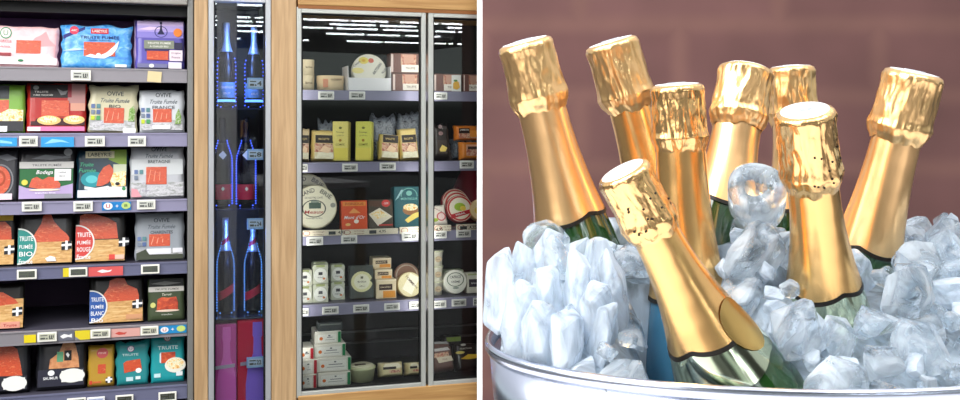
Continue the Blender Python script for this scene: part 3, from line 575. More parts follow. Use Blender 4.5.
price_tag(37.5, 331.5, 57, 342, 'cream price tag under the empty gap on the fifth shelf', screen=(196, 196, 176)); price_tag(90.5, 328.5, 110.5, 338.5, 'cream price tag under the kraft blue badge pack', screen=(196, 196, 176)); price_tag(140.5, 325.5, 158.5, 335.5, 'cream price tag under the dark green pack', screen=(196, 196, 176))
strip(58, 331, 74, 341, 'grey promotion strip with white fish, fifth rail', (110, 112, 124), decs=[(P_, 'white_fish', WH, [(60, 336), (64, 333.6), (69, 335), (72, 333.6), (72, 338), (68, 337), (63, 338.6)])])
strip(75, 330, 90, 340, 'yellow promotion strip on the fifth rail', (226, 206, 50), decs=[(P_, 'grey_corner', (140, 140, 150), [(75, 340), (75, 336), (80, 340)])]); strip(111, 327.5, 140, 337.5, 'pale pink promotion strip on the fifth rail', (222, 168, 160), decs=[(P_, 'red_fish', (200, 80, 70), [(115, 333), (119, 331), (124, 332.5), (127, 331.6), (125, 334.5), (119, 335)])])
strip(159, 324.5, 186.5, 334, 'blue promotion strip with letter U disc, fifth rail by the side panel', (40, 140, 200), decs=[(E, 'white_disc', WH, 164.5, 329.4, 4, 3.4), (T, 'logo_letter', RED, 164.5, 329.4, 3.6, 3.6, 'U'), (E, 'lime_disc', (200, 220, 120), 181, 328.8, 4.4, 3.6), (T, 'plus_sign', WH, 172.6, 329, 3, 3, '+')])
price_tag(67, 397, 86, 408, 'electronic price tag under the green stickered tray', screen=DK); price_tag(87, 396, 105, 407, 'white price tag under the mustard gold pack', body=WH, screen=(180, 190, 220)); price_tag(115.5, 394, 133.5, 404.5, 'electronic price tag under the tilted window teal pack', screen=(60, 62, 50)); price_tag(158.5, 391, 176.5, 401.5, 'electronic price tag under the filled bowl teal pack', screen=(60, 62, 50))

# ---------------------------------------------------------------- bottle cabinet contents
BLUE = emis('blue_light', (60, 90, 255), 4); BLUW = emis('pale_blue_light', (90, 150, 255), 2.6)
BG = mat((8, 10, 22), .25); BFOIL = mat((190, 215, 245), .3, .6, .5, 120); BDARK = mat((30, 34, 60), .25, .5, .4, 100); ROSE = mat((200, 40, 84), .4); CARD = mat((120, 170, 220), .4)
def bott_r(v):   # profile of a champagne bottle, v 0 foot .. 1 top -> relative radius
    pts = [(0, .9), (.02, 1), (.5, 1), (.56, .96), (.64, .74), (.72, .5), (.80, .36), (.88, .33), (.9, .36), (.97, .37), (1, .33)]
    for (a, b_) in zip(pts, pts[1:]):
        if v <= b_[0]: return a[1]+(b_[1]-a[1])*(v-a[0])/(b_[0]-a[0])
    return .33
def led_bottle(cx, y0, y1, label, style, d=.14, wpx=17):
    s, zb = F(cx, y1, d); zt_ = F(cx, y0, d)[1]; Hh = zt_-zb; rr = (F(cx+wpx/2, y1, d)[0]-F(cx-wpx/2, y1, d)[0])/2
    o = fthing('champagne_bottle', label, 'bottle', s, d, zb, 'blue lit champagne bottles in the narrow cabinet')
    bm = bmesh.new(); lathe(bm, [(rr*bott_r(v/40)*.98, Hh*v/40) for v in range(41)], 28); build('bottle_glass', bm, BG, o, True)
    bm = bmesh.new(); v0 = .66 if style != 'b' else .72
    lathe(bm, [(rr*bott_r(v0+(1.0-v0)*k/14)*1.06, Hh*(v0+(1.003-v0)*k/14)) for k in range(15)], 28); build('neck_foil', bm, BFOIL if style != 'b' else BDARK, o, True)
    # row of small lamps that follows the outline on both sides
    bm = bmesh.new(); n = 26
    for sd in (-1, 1):
        for k in range(n):
            v = .03+(.74 if style != 'a' else .60)*k/n
            if style == 'a' and k % 2: continue
            bmesh.ops.create_icosphere(bm, subdivisions=1, radius=rr*.075, matrix=Matrix.Translation((sd*rr*bott_r(v)*1.08, -rr*.1, Hh*v)))
    for k in range(5): bmesh.ops.create_icosphere(bm, subdivisions=1, radius=rr*.07, matrix=Matrix.Translation((rr*(-.7+.35*k), -rr*.75, Hh*.012)))
    build('lamp_dots', bm, BLUE if style != 'c' else BLUW, o)
    def band(name, v0, v1, m, slant=0, k=1.03):
        bm = bmesh.new(); n = 24; rows_ = []
        for j in range(5):
            row = []
            for i in range(n+1):
                a = PI+PI*i/n; v = v0+(v1-v0)*j/4-slant*math.cos(a)*-1
                r = rr*bott_r(min(1, max(0, v)))*k; row.append(bm.verts.new((r*math.cos(a), r*math.sin(a), Hh*v)))
            rows_.append(row)
        for j in range(4):
            for i in range(n): bm.faces.new((rows_[j][i], rows_[j][i+1], rows_[j+1][i+1], rows_[j+1][i]))
        return build(name, bm, m, o, True)
    if style == 'a':
        band('front_label', .12, .3, CARD); band('label_band', .07, .1, BLUW, 0, 1.05)
        bm = bmesh.new(); add_text(bm, 'CHAMPAGNE', 0, Hh*.24, -rr*1.06, Hh*.03, rr*1.5); add_text(bm, 'BRUT', 0, Hh*.17, -rr*1.06, Hh*.025, rr*.8); build('label_lettering', bm, WHITE, o)
        bm = bmesh.new(); bmesh.ops.create_uvsphere(bm, u_segments=12, v_segments=8, radius=rr*.26, matrix=Matrix.Translation((0, -rr*.5, Hh*.66)) @ Matrix.Diagonal((1, .3, 1, 1))); build('seal', bm, WHITE, o)
    if style == 'b':
        band('front_label', .08, .25, ROSE)
        bm = bmesh.new(); prism(bm, [(-rr*.2, Hh*.2), (0, Hh*.225), (rr*.2, Hh*.2), (0, Hh*.175)], -rr*1.08, -rr*1.03); prism(bm, [(-rr*.45, Hh*.58), (0, Hh*.63), (rr*.42, Hh*.58), (0, Hh*.53)], -rr*1.0, -rr*.8); build('diamond', bm, WHITE, o)
    if style == 'c':
        band('front_label', .18, .27, mat((190, 40, 60), .4), .05); band('neck_ribbon', .74, .79, mat((170, 40, 80), .4), .03, 1.1)
        bm = bmesh.new(); bmesh.ops.create_uvsphere(bm, u_segments=12, v_segments=8, radius=rr*.2, matrix=Matrix.Translation((0, -rr*.7, Hh*.5)) @ Matrix.Diagonal((1, .3, 1, 1))); build('seal', bm, WHITE, o)
    return o
led_bottle(226.5, 23, 108, 'blue lit bottle with pale foil, top left of the narrow cabinet', 'a')
led_bottle(254, 27, 108, 'blue lit bottle with pale foil behind the highest price tag', 'a')
led_bottle(222.5, 118, 206, 'dark neck bottle with rose label, middle row left', 'b', wpx=18)
led_bottle(246, 118, 206, 'dark neck bottle with rose label, middle row beside the price tag', 'b', wpx=18)
led_bottle(225.5, 218, 313, 'dotted outline bottle with slanting red band, third row left', 'c', wpx=16)
led_bottle(253, 220, 312, 'dotted outline bottle with slanting red band, third row right', 'c', wpx=16)
a, c = s_at(208.5, -.03)+.02, s_at(271, -.03)-.02
for k, (y, lb) in enumerate([(108.5, 'under the pale foil bottles'), (206.5, 'under the dark neck bottles'), (313, 'under the dotted outline bottles')]):
    z = F(240, y, .14)[1]
    bm = bmesh.new(); box(bm, -(c-a)/2, (c-a)/2, -.12, .14, -.006, 0, .001); o = build('glass_shelf', bm, mat((26, 34, 66), .1, 0, coat=.5)); o.location = W3((a+c)/2, .16, z); o.rotation_euler = (0, 0, TH)
    tag(o, 'thin dark glass shelf '+lb, 'shelf', 'thin shelves of the bottle cabinet')
def giftbox(x0, x1, y0, c1, c2, label, side):
    d = .05; s0 = F(x0, y0, d)[0]; s1 = F(x1, y0, d)[0]; zt_ = F(x0, y0, d)[1]; zb = .35; W = s1-s0; Ht = zt_-zb
    o = fthing('gift_box', label, 'gift box', (s0+s1)/2, d, zb, 'tall bottle gift boxes')
    bm = bmesh.new(); box(bm, -W/2, W/2, 0, .1, 0, Ht, .002); build('carton', bm, mat(c1, .35), o)
    def sil(w, top): return [(-w, 0), (w, 0), (w, top*.45), (w*.85, top*.58), (w*.38, top*.72), (w*.33, top*.86), (w*.42, top*.88), (w*.4, top), (-w*.4, top), (-w*.42, top*.88), (-w*.33, top*.86), (-w*.38, top*.72), (-w*.85, top*.58), (-w, top*.45)]
    bm = bmesh.new(); off = W*.22*side
    pts = [(max(-W/2+.001, min(W/2-.001, x+off)), z+.02) for (x, z) in sil(W*.42, Ht*.93)]
    prism(bm, pts, -.0012, .0005); build('bottle_print', bm, mat(c2, .35), o)
    bm = bmesh.new()
    z = Ht*.62; prism(bm, [(-W*.4, z), (W*.42, z+.006), (W*.42, z+.018), (-W*.4, z+.012)], -.005, .0); build('silver_bar', bm, mat((190, 180, 210), .3, .5), o)
    return o
giftbox(212.5, 236.5, 325, (206, 60, 165), (236, 110, 214), 'magenta gift box with bottle outline, foot of the narrow cabinet', .4)
giftbox(237.5, 265, 320, (214, 24, 74), (150, 116, 250), 'crimson gift box with violet bottle outline, foot of the narrow cabinet', 1)
for (x0, y0, x1, y1, tx, lb) in [(247, 78, 264.5, 89, '4', 'blue lit price tag on the upper right bottle'), (247, 149, 264, 160, '8', 'blue lit price tag beside the middle row bottles'), (247, 218, 264, 229.5, '24', 'blue lit price tag reading 24 on the third row bottle'), (246.5, 356, 264, 368, '22', 'blue lit price tag reading 22 on the crimson gift box')]:
    o = price_tag(x0, y0, x1, y1, lb, d=.012, body=(150, 190, 240), screen=(190, 210, 240), txt=tx, group='price tags of the bottle cabinet')
# blue lamps of the cabinet
for (px, py, pw) in ((240, 42, 1.3), (240, 66, .8), (240, 150, .2), (240, 236, 1.0), (240, 262, .3)):
    l = bpy.data.lights.new('bottle_cabinet_lamp', 'POINT'); l.energy = pw; l.color = (.15, .3, 1); l.shadow_soft_size = .02
    lo = bpy.data.objects.new('bottle_cabinet_lamp', l); COL.objects.link(lo); s_, z_ = F(px, py, .04); lo.location = W3(s_, .04, z_)

# ---------------------------------------------------------------- cheese fridge contents
def fpack(label, cat, x0, y0, x1, y1, row, color, decs, name, d=.11, th=.03, tilt=.12, z=None, body='carton', **kw):
    zz = RS[row] if (row is not None and z is None) else z
    return pack(label, cat, x0, y0, x1, y1, zz, color, decs, d=d, th=th, tilt=tilt, name=name, body=body, **kw)
def rbox(label, x0, y0, x1, y1, row, color, name='cheese_box', d=.12, decs=(), z=None, n=32, lidc=None, lab=None, side_decs=()):
    """low round box seen from the side; the label wraps its front"""
    s0, _ = F(x0, y1, d); s1, _ = F(x1, y1, d); zb = RS[row] if z is None else z; cx = (x0+x1)/2; r = (s1-s0)/2; Ht = F(cx, y0, d)[1]-zb
    o = fthing(name, label, 'cheese box', (s0+s1)/2, d+r, zb+.0005)
    bm = bmesh.new(); lathe(bm, [(r*.97, 0), (r*.97, Ht*.96)], n); build('box_body', bm, mat(color, .6, 0, .15, 40), o, True)
    bm = bmesh.new(); lathe(bm, [(r, Ht*.55), (r, Ht*.985), (r*.985, Ht)], n); build('lid', bm, mat(lidc or color, .55), o, False)
    put_decs(o, side_decs, cx, y1, (s1-s0)/(x1-x0), Ht/(y1-y0), -r*1.0)
    return o, Ht
CRM2 = (240, 222, 186)
o, h1 = rbox('lower cream round cheese box at the left end of the highest fridge shelf', 297, 75, 315.5, 89.5, 0, CRM2, side_decs=[(T, 'side_lettering', (110, 80, 50), 309, 82.4, 2, 8, 'brie')])
o, h2 = rbox('upper cream round cheese box stacked at the left end of the highest shelf', 297, 59.5, 315.5, 74.5, 0, CRM2, z=RS[0]+h1+.001, side_decs=[(T, 'side_lettering', (110, 80, 50), 309, 67, 2, 8, 'brie')])
rbox('single cream round cheese box with salmon edge left of the white tray', 318.5, 75.5, 346, 90, 0, (240, 214, 172), side_decs=[(R_, 'salmon_label', (222, 150, 116), 323, 79, 328, 87), (T, 'side_lettering', (110, 70, 50), 336, 79.5, 2, 11, 'VACHERIN')])
# white tray holding a wedge of wheel
d = .1; s0, _ = F(348.5, 90, d); s1, _ = F(391, 90, d); zb = RS[0]
tr = fthing('cardboard_tray', 'white open cardboard tray holding the yellow flower cheese wheel', 'tray', (s0+s1)/2, d, zb+.0005); W = s1-s0; hh = F(370, 78, d)[1]-zb; hs = F(370, 66, d)[1]-zb
TW = mat((244, 242, 246), .5)
bm = bmesh.new(); box(bm, -W/2, W/2, 0, .002, 0, hh); build('front_wall', bm, TW, tr)
for sd in (-1, 1):
    bm = bmesh.new(); q = [(0, 0), (.14, 0), (.14, hs), (.012, hs), (0, hh)]
    va = [bm.verts.new((sd*W/2-.001, y, z)) for (y, z) in q]; vb = [bm.verts.new((sd*W/2+.001, y, z)) for (y, z) in q]
    bm.faces.new(va); bm.faces.new(vb[::-1])
    for i in range(5): bm.faces.new((va[i], vb[i], vb[(i+1) % 5], va[(i+1) % 5]))
    build('side_wall', bm, TW, tr)
bm = bmesh.new(); box(bm, -W/2, W/2, 0, .14, 0, .002); build('tray_floor', bm, TW, tr)
def wheel(label, cx, cy, rx, row, d, th, tilt, face, rim, decs, name='round_cheese', cat='cheese', z=None, cut=None, roll=0, ry=None):
    """thick disc whose flat face looks out of the fridge; decals in photo pixels"""
    s, _ = F(cx, cy, d); r = (F(cx+rx, cy, d)[0]-F(cx-rx, cy, d)[0])/2
    zc = F(cx, cy, d)[1] if z is None else z+r*math.cos(tilt)+th*math.sin(tilt)
    o = fthing(name, label, cat, s, d+th, zc, None, tilt, roll)
    bm = bmesh.new(); M = Matrix.Rotation(PI/2, 4, 'X')
    lathe(bm, [(r*.955, 0), (r*.99, th*.12), (r, th*.5), (r*.99, th*.88), (r*.955, th)], 40, M)
    if isinstance(face, tuple): face = mat(face, .5, 0, .2, 40)
    build('rind', bm, rim if not isinstance(rim, tuple) else mat(rim, .55, 0, .2, 30), o, True)
    bm = bmesh.new(); lathe(bm, [(r*.94, th), (r*.94, th+.0008)], 40, M); build('face_label', bm, face, o)
    k = r/rx; put_decs(o, decs, cx, cy, k, k, -th-.0008)
    return o
wheel('round cheese wheel with yellow flower print leaning in the white tray', 369.5, 72.5, 17.3, 0, .14, .035, .25, (238, 234, 222), (232, 226, 210),
      [(E, 'flower_print', (238, 218, 110), 364, 62.5, 5, 3.6), (E, 'flower_print', (240, 226, 150), 358, 73, 6, 3), (E, 'red_seal', (214, 110, 90), 371.5, 62.5, 2.8, 2.4), (E, 'flower_heart', (222, 180, 60), 364, 62.5, 2, 1.5), (T, 'print_lettering', (60, 70, 80), 377, 71, 3, 14, 'ARTISAN', 0, .95), (T, 'print_lettering', (90, 100, 110), 357, 66, 2, 9, 'Crémeux', 0, .7), (T, 'print_lettering', (60, 70, 80), 384, 73, 2.4, 7, 'AU LAIT', 0, .8)])
def brown(x0, y0, x1, y1, label, z, extra=(), d=.12, yaw=0):
    w_ = x1-x0
    return fpack(label, 'gift pack', x0, y0, x1, y1, None, (120, 84, 78), [(R_, 'photo_print', MEAT, x0+w_*.36, y0+1, x1-w_*.12, y0+(y1-y0)*.6), (R_, 'photo_print', (206, 160, 140), x0+w_*.46, y0+1, x0+w_*.8, y0+(y1-y0)*.5), (R_, 'white_label', (244, 236, 226), x0+w_*.38, y0+(y1-y0)*.58, x1-1, y1-1), (T, 'label_lettering', (120, 100, 90), x0+w_*.68, y0+(y1-y0)*.75, 2.2, 10, 'TRUFFE'), (R_, 'pale_side', (226, 206, 200), x0+.6, y0+1, x0+w_*.1, y1-1)]+list(extra), 'cheese_carton', d=d, th=.07, tilt=0, z=z, yaw=yaw)
zl = RS[0]; zu = F(405, 73.2, .12)[1]
brown(392, 73.5, 420.5, 90, 'lower brown carton with white label beside the white tray', zl+.0005)
brown(390, 53.5, 420, 73, 'upper brown carton with white label stacked beside the white tray', zu)
brown(433, 74, 461.5, 91, 'brown carton with lemon picture behind the right fridge door', zl+.0005, [(R_, 'white_side', (240, 240, 236), 451.5, 75, 461, 90.5), (P_, 'lemon_print', (240, 180, 50), [(453, 88), (453, 83), (456, 80), (459, 82), (460, 87), (457, 89)]), (E, 'lemon_leaf', (90, 140, 60), 455.5, 80.4, 2, 1)])
brown(463, 74.5, 479, 91, 'brown carton cut off at the right end of the highest fridge shelf', zl+.0005)
# row 2: wedges and yellow cartons
for (x0, x1, y0, lb, tl, rl) in [(298, 309.5, 127, 'black banded cheese and ham wedge at the left end of the second fridge shelf', .25, .06), (312, 336, 129, 'wide cheese and ham wedge with black band left of the yellow cartons', .25, .03), (379.5, 400, 133, 'cheese and ham wedge with black band right of the yellow cartons', .3, .08), (401.5, 420.5, 127, 'tall yellow topped ham wedge by the door frame, second shelf', .28, -.05)]:
    w_ = x1-x0
    pack(lb, 'cheese pack', x0, y0, x1, 160.5, RS[1], (226, 200, 130) if x0 > 311 else (214, 190, 150), [(R_, 'meat_print', MEAT, x0+w_*.1, 144, x1-w_*.12, 154), (R_, 'meat_print', CHEESE, x0+w_*.1, 153, x1-w_*.1, 159.6), (P_, 'meat_fold', (240, 206, 170), [(x0+w_*.3, 152), (x0+w_*.5, 146), (x0+w_*.8, 149), (x0+w_*.7, 154)]),
         (R_, 'black_band', (52, 44, 40), x0+w_*.14, 135.5, x1-w_*.1, 143.5), (T, 'band_lettering', (220, 190, 120), (x0+x1)/2, 139.5, 2, w_*.45, 'RACLETTE')], d=.11, th=.035, tilt=tl, roll=rl, name='cheese_pack', edge=.12)
for (x0, x1, lb) in [(334, 353.5, 'tall pale yellow cheese carton, first of two upright on the second fridge shelf'), (357, 376.5, 'tall lime yellow cheese carton, second of two upright on the second fridge shelf')]:
    f0 = x0+3.5
    c_ = (236, 222, 130) if x0 < 350 else (222, 220, 104)
    o = fpack(lb, 'cheese carton', f0, 121.5, x1, 161, 1, c_, [(R_, 'yellow_foot', (236, 220, 100), f0+.4, 148, x1-.4, 160), (E, 'emblem', (120, 120, 60), f0+8, 128, 1.6, 1.2), (T, 'small_lettering', (120, 120, 80), f0+8, 132.5, 2, 8, 'Fromage'), (T, 'small_lettering', (130, 130, 90), f0+8, 135.5, 1.4, 7, 'au lait cru'), (E, 'stamp', (180, 140, 60), f0+8, 140.5, 1.4, 1.4), (T, 'name_lettering', (100, 96, 40), f0+8, 144.5, 2.6, 9, 'COMTÉ')], 'cheese_carton', d=.11, th=.06, tilt=.05, yaw=-.35)
bm = None
for (x0, y0, x1, y1, lb, dd) in [(372, 116, 398, 150, 'crinkled clear bag of cheese behind the second yellow carton', .2), (398, 112, 423, 150, 'crinkled clear bag of cheese at the back beside the door frame', .22), (318, 121, 335, 145, 'small crinkled clear bag behind the wide ham wedge', .2)]:
    pack(lb, 'cheese bag', x0, y0, x1, y1, RS[1], FOILS, [(R_, 'cheese_slab', (190, 180, 120), x0+5, y1-14, x1-5, y1-3)], d=dd, th=.03, tilt=.15, name='cheese_bag', wob=.2, edge=.2)
DKB = mat((44, 38, 36), .3, 0, .6, 50, .4)
fpack('tall dark narrow bag with small gold picture, second shelf behind the right door', 'snack bag', 434.5, 124, 451, 161, 1, DKB, [(R_, 'label', (66, 54, 50), 438, 141, 448, 155), (P_, 'gold_picture', (236, 206, 110), [(440, 151), (443, 146), (448, 149), (446, 153), (441, 153)]), (E, 'pale_mark', (150, 130, 130), 442, 127, 2, 2), (E, 'pale_mark', (140, 110, 110), 442, 134, 2.4, 2)], 'snack_bag', body='pouch', edge=.2, wob=.12, tilt=.2)
fpack('slim dark pack leaning against the tall dark bag', 'snack pack', 446.5, 126, 452.5, 161, 1, (70, 62, 62), [(R_, 'pale_edge', (206, 200, 196), 447, 128, 448.4, 158)], 'snack_pack', d=.13, th=.02, roll=-.16, tilt=.05)
pz = RS[1]
pack('silver crinkled foil pack under the orange packs, second shelf', 'foil pack', 452, 138, 479, 161, RS[1], FOILS, [], d=.2, th=.04, tilt=.1, name='foil_pack', wob=.15, edge=.2)
fpack('upper orange sliced ham pack behind the right door', 'ham pack', 455.5, 125, 479, 141, None, (214, 120, 40), [(R_, 'black_label', (40, 30, 26), 459, 128.5, 470, 134), (T, 'label_lettering', WH, 464.5, 130.5, 2, 9, 'JAMBON'), (R_, 'meat_window', MEAT, 459, 134, 477, 139), (R_, 'orange_plate', (236, 150, 60), 470, 131, 477, 138)], 'ham_pack', d=.15, th=.035, tilt=.1, z=F(467, 141, .15)[1], body='pouch', edge=.16)
fpack('lower orange sliced ham pack behind the right door', 'ham pack', 461, 141.5, 480, 161, 1, (224, 132, 48), [(R_, 'meat_window', MEAT, 466.5, 150, 478, 157), (R_, 'meat_window', (226, 170, 140), 466.5, 145, 478, 150), (R_, 'black_label', (60, 44, 40), 468, 147, 478, 150)], 'ham_pack', d=.11, th=.04, tilt=.1, body='pouch', edge=.16)
# row 3
GBF = (236, 230, 206)
def brie(cx, cy, d, label): return wheel(label, cx, cy, 22.5, 2, d, .035, .22, GBF, (226, 218, 186),
      [(T, 'wheel_lettering', (60, 60, 60), cx-9, cy-14, 4.6, 19, 'GRAND', 0, .35), (T, 'wheel_lettering', (60, 60, 60), cx+11.5, cy-12.4, 4.6, 13, 'BRIE', 0, -.62), (T, 'wheel_lettering', (90, 90, 90), cx-1, cy-9, 2, 18, 'DE NOTRE CAVE'), (O_, 'arch_print', (90, 90, 84), cx-1, cy+2, 12, 9, .1), (R_, 'mill_print', (70, 90, 80), cx-6, cy-4, cx+6, cy+2), (R_, 'mill_print', (140, 150, 140), cx-4, cy-6, cx+4, cy-4), (E, 'stamp', (150, 150, 140), cx+18, cy-1, 2.6, 2.4), (T, 'red_lettering', (170, 60, 60), cx-1, cy+5.5, 3.4, 22, 'Meaux', .2), (T, 'wheel_lettering', (90, 90, 90), cx-1, cy+12, 1.8, 16, 'Fromage de Brie')], z=RS[2] if d < .2 else None)
brie(306.5, 197, .215, 'rear grand brie wheel partly hidden behind the front one'); brie(315, 208, .12, 'front grand brie wheel with mill drawing at the left of the third shelf')
fpack('orange red cheese box with white lettering, third fridge shelf', 'cheese box', 341.5, 200.5, 368, 229, 2, (218, 84, 44), [(R_, 'pale_header', (226, 140, 60), 343, 202, 366.5, 206), (T, 'header_lettering', (150, 50, 30), 355, 204, 2.2, 20, 'FONDUE'), (P_, 'mountain_print', (236, 160, 90), [(349, 213), (354, 208), (357, 210), (361, 213)]), (T, 'title_lettering', WH, 355, 217, 3.4, 21, 'Mont d\'Or', .3), (E, 'white_emblem', (240, 230, 220), 356.5, 221, 2.4, 2), (E, 'gold_emblem', (236, 190, 110), 348, 224, 2.6, 1.4)], 'cheese_box', d=.12, th=.05, tilt=.12)
fpack('dark cheese box with platter picture and red round badge', 'cheese box', 368.5, 199.5, 393.5, 229, 2, (70, 62, 50), [(P_, 'platter', (230, 220, 200), [(368.8, 214), (380, 208), (393, 217), (378, 226)]), (P_, 'platter_food', FOOD, [(371, 214), (380, 210), (389, 216), (378, 219)]), (P_, 'wood_print', (90, 60, 44), [(369, 201), (384, 201), (380, 207), (369, 206)]), (E, 'red_badge', (206, 64, 60), 386.5, 203.5, 4.4, 3.6), (T, 'badge_lettering', WH, 386.5, 203.5, 2, 5, '-20%'), (R_, 'foot_print', (190, 60, 50), 379, 224.5, 393, 226)], 'cheese_box', d=.12, th=.05, tilt=.12)
fpack('teal box with gold arch and bread bowl picture', 'cheese box', 394.5, 186.5, 422, 229, 2, (26, 88, 98), [(O_, 'gold_arch', (110, 170, 160), 410, 196, 8.5, 8, .1), (E, 'arch_star', (120, 180, 170), 410, 193.6, 3, 2.6), (R_, 'teal_mask', (26, 88, 98), 400, 197, 420, 204.5), (T, 'title_lettering', (130, 190, 180), 410, 199, 2.8, 17, 'MONTSÉGUR'), (E, 'bowl_print', (150, 100, 60), 411, 211, 8, 5), (E, 'bowl_print', FOOD, 411, 208, 7.4, 3.6), (P_, 'cheese_slice', (238, 214, 110), [(405, 221), (413, 215), (419, 213), (419, 218), (408, 224)]), (P_, 'pale_corner', (150, 190, 196), [(395.5, 201), (402, 190), (404, 190), (399, 198)])], 'cheese_box', d=.12, th=.06, tilt=.12)
fpack('white and red triangular cheese pack, third shelf behind the right door', 'cheese pack', 434, 204, 450, 229, 2, (236, 226, 214), [(E, 'red_round', (206, 90, 96), 443.5, 218.5, 4.6, 5), (E, 'pale_round', (240, 210, 206), 443.5, 218.5, 3.4, 3.8), (E, 'green_dot', (170, 190, 70), 437, 221.5, 3, 2), (T, 'lettering', (150, 110, 110), 441, 210, 2, 10, 'chèvre', 0, -.6)], 'cheese_pack', d=.11, th=.04, tilt=.3, roll=-.12, body='pouch', edge=.2)
STR = speck('striped_rind', [(170, 40, 50), (236, 220, 210)], 30)
for k, (cx, cy, lb) in enumerate([(455.5, 204, 'third'), (457.5, 207, 'second'), (460, 210.5, 'first')]):
    wheel('striped red and white round cheese, %s of a leaning row behind the right door' % {'third': 'last', 'second': 'middle', 'first': 'front'}[lb], cx, cy, 13.5, 2, .2-.035*k, .028, .3, (236, 226, 206), (150, 50, 56) if k != 1 else (226, 214, 200),
          [(O_, 'red_ring', (190, 60, 60), cx, cy, 12.3, 12.3, .14), (E, 'green_fruit_print', (160, 190, 50), cx, cy-1.5, 5.6, 4), (E, 'yellow_fruit_print', (236, 206, 80), cx+3, cy, 3, 2.4), (P_, 'red_band', (186, 40, 50), [(cx-10, cy+6), (cx+10, cy+1), (cx+10, cy+5), (cx-9, cy+10)]), (T, 'band_lettering', WH, cx, cy+5.3, 2, 14, 'PÉRAIL', 0, .23)] if k == 2 else [(O_, 'red_ring', (190, 60, 60), cx, cy, 12.3, 12.3, .14)])
wheel('cream round cheese cut off at the right end of the third shelf', 480.5, 212, 10.5, 2, .12, .04, .25, (230, 200, 150), (206, 160, 110), [(E, 'flower_print', (226, 186, 80), 477, 213, 2.6, 3)])
# made-up crimson solid in place of a red reflection
s, z_ = F(470, 203, .34); zt_ = RS[1]-.022
o = fthing('red_reflection', 'crimson shape added for a red reflection behind the round cheeses, third shelf', 'reflection shape', s, .34, RS[2])
hh = zt_-RS[2]
bm = bmesh.new(); lathe(bm, [(.02, 0), (.085, hh*.05), (.1, hh*.2), (.086, hh*.45), (.06, hh*.7), (.04, hh*.88), (.03, hh*.93)], 28); build('reflection_body', bm, mat((120, 14, 40), .5, 0, .4, 20), o, True)
bm = bmesh.new(); lathe(bm, [(.028, hh*.93), (.018, hh*.95), (.02, hh)], 16); build('reflection_tip', bm, mat((90, 12, 34), .5), o, True)
# row 4: small pots
def pot(cx, y0, y1, z, label, d=.12, rp=8, th=.045):
    s, _ = F(cx, y1, d); r = (F(cx+rp, y1, d)[0]-F(cx-rp, y1, d)[0])/2; Ht = F(cx, y0, d)[1]-F(cx, y1, d)[1]
    o = fthing('goat_cheese_pot', label, 'cheese pot', s, d+th, z, 'small goat cheese pots in two columns')
    bm = bmesh.new(); prism(bm, [(-r*.95, 0), (r*.95, 0), (r*.8, Ht*.72), (r*.95, Ht*.8), (r*.8, Ht*.97), (-r*.8, Ht*.97), (-r*.95, Ht*.8), (-r*.8, Ht*.72)], -th, 0); bmesh.ops.bevel(bm, geom=list(bm.edges), offset=.002, segments=2, affect='EDGES'); build('pot_body', bm, mat((214, 216, 196), .35, 0, .3, 60), o)
    k = r/rp; yy = y1-(y1-y0)*.44
    put_decs(o, [(R_, 'green_lid', (170, 180, 120), cx-rp*.5, y0+.6, cx+rp*.5, y0+2.8), (E, 'round_label', (246, 246, 240), cx, yy, rp*.82, rp*.9), (O_, 'label_ring', (200, 200, 190), cx, yy, rp*.84, rp*.92, .08), (R_, 'label_mark', (80, 80, 86), cx-2, yy-3.2, cx+2, yy-.2), (E, 'orange_dot', (226, 140, 90), cx+rp*.4, yy+3.4, 1.3, 1.1), (T, 'label_lettering', (110, 110, 110), cx, yy+2, 1.4, 6, 'chèvre')], cx, y1, k, Ht/(y1-y0), -th)
    return o, Ht
for (cx, yb, ym, yt, nm, rp, dd) in [(305, 304.5, 287, 270.5, 'left', 8, .1), (320.5, 303, 284, 264.5, 'middle', 8.6, .1), (338, 299.5, 281, 263.5, 'right', 7.6, .14)]:
    z0_ = RS[3]+.0005
    for tier, (ya, yc) in (('lower', (ym, yb)), ('upper', (yt, ym))):
        o, Ht = pot(cx, ya, yc, z0_, '%s small white goat cheese pot in the %s column of the fourth shelf' % (tier, nm), dd, rp); z0_ += Ht*.985
    if nm == 'middle':
        for tt in (0, 1): pot(cx, (ym, yt)[tt], (yb, ym)[tt], RS[3]+.0005+Ht*.985*tt, '%s goat cheese pot hidden behind the middle column, fourth shelf' % ('lower', 'upper')[tt], dd+.05, rp)
o = fpack('pale round cheese in a square clear box, fourth shelf', 'cheese box', 350.5, 265.5, 374, 303, 3, (74, 80, 78), [(E, 'cheese_disc', (226, 222, 170), 362.2, 284, 11, 11.8), (E, 'paper_disc', (238, 236, 214), 362.2, 284, 8, 8.8), (R_, 'emblem', (110, 110, 90), 361, 278, 363.6, 280.6), (T, 'disc_lettering', (100, 100, 90), 362.2, 284, 2, 9, 'Brillat'), (T, 'disc_lettering', (120, 120, 100), 362.2, 289, 1.4, 7, 'affiné'), (P_, 'dark_notch', (60, 62, 56), [(370.5, 283), (373.5, 279), (373.5, 287)])], 'cheese_box', th=.05, tilt=.12)
zz = RS[3]+.0005
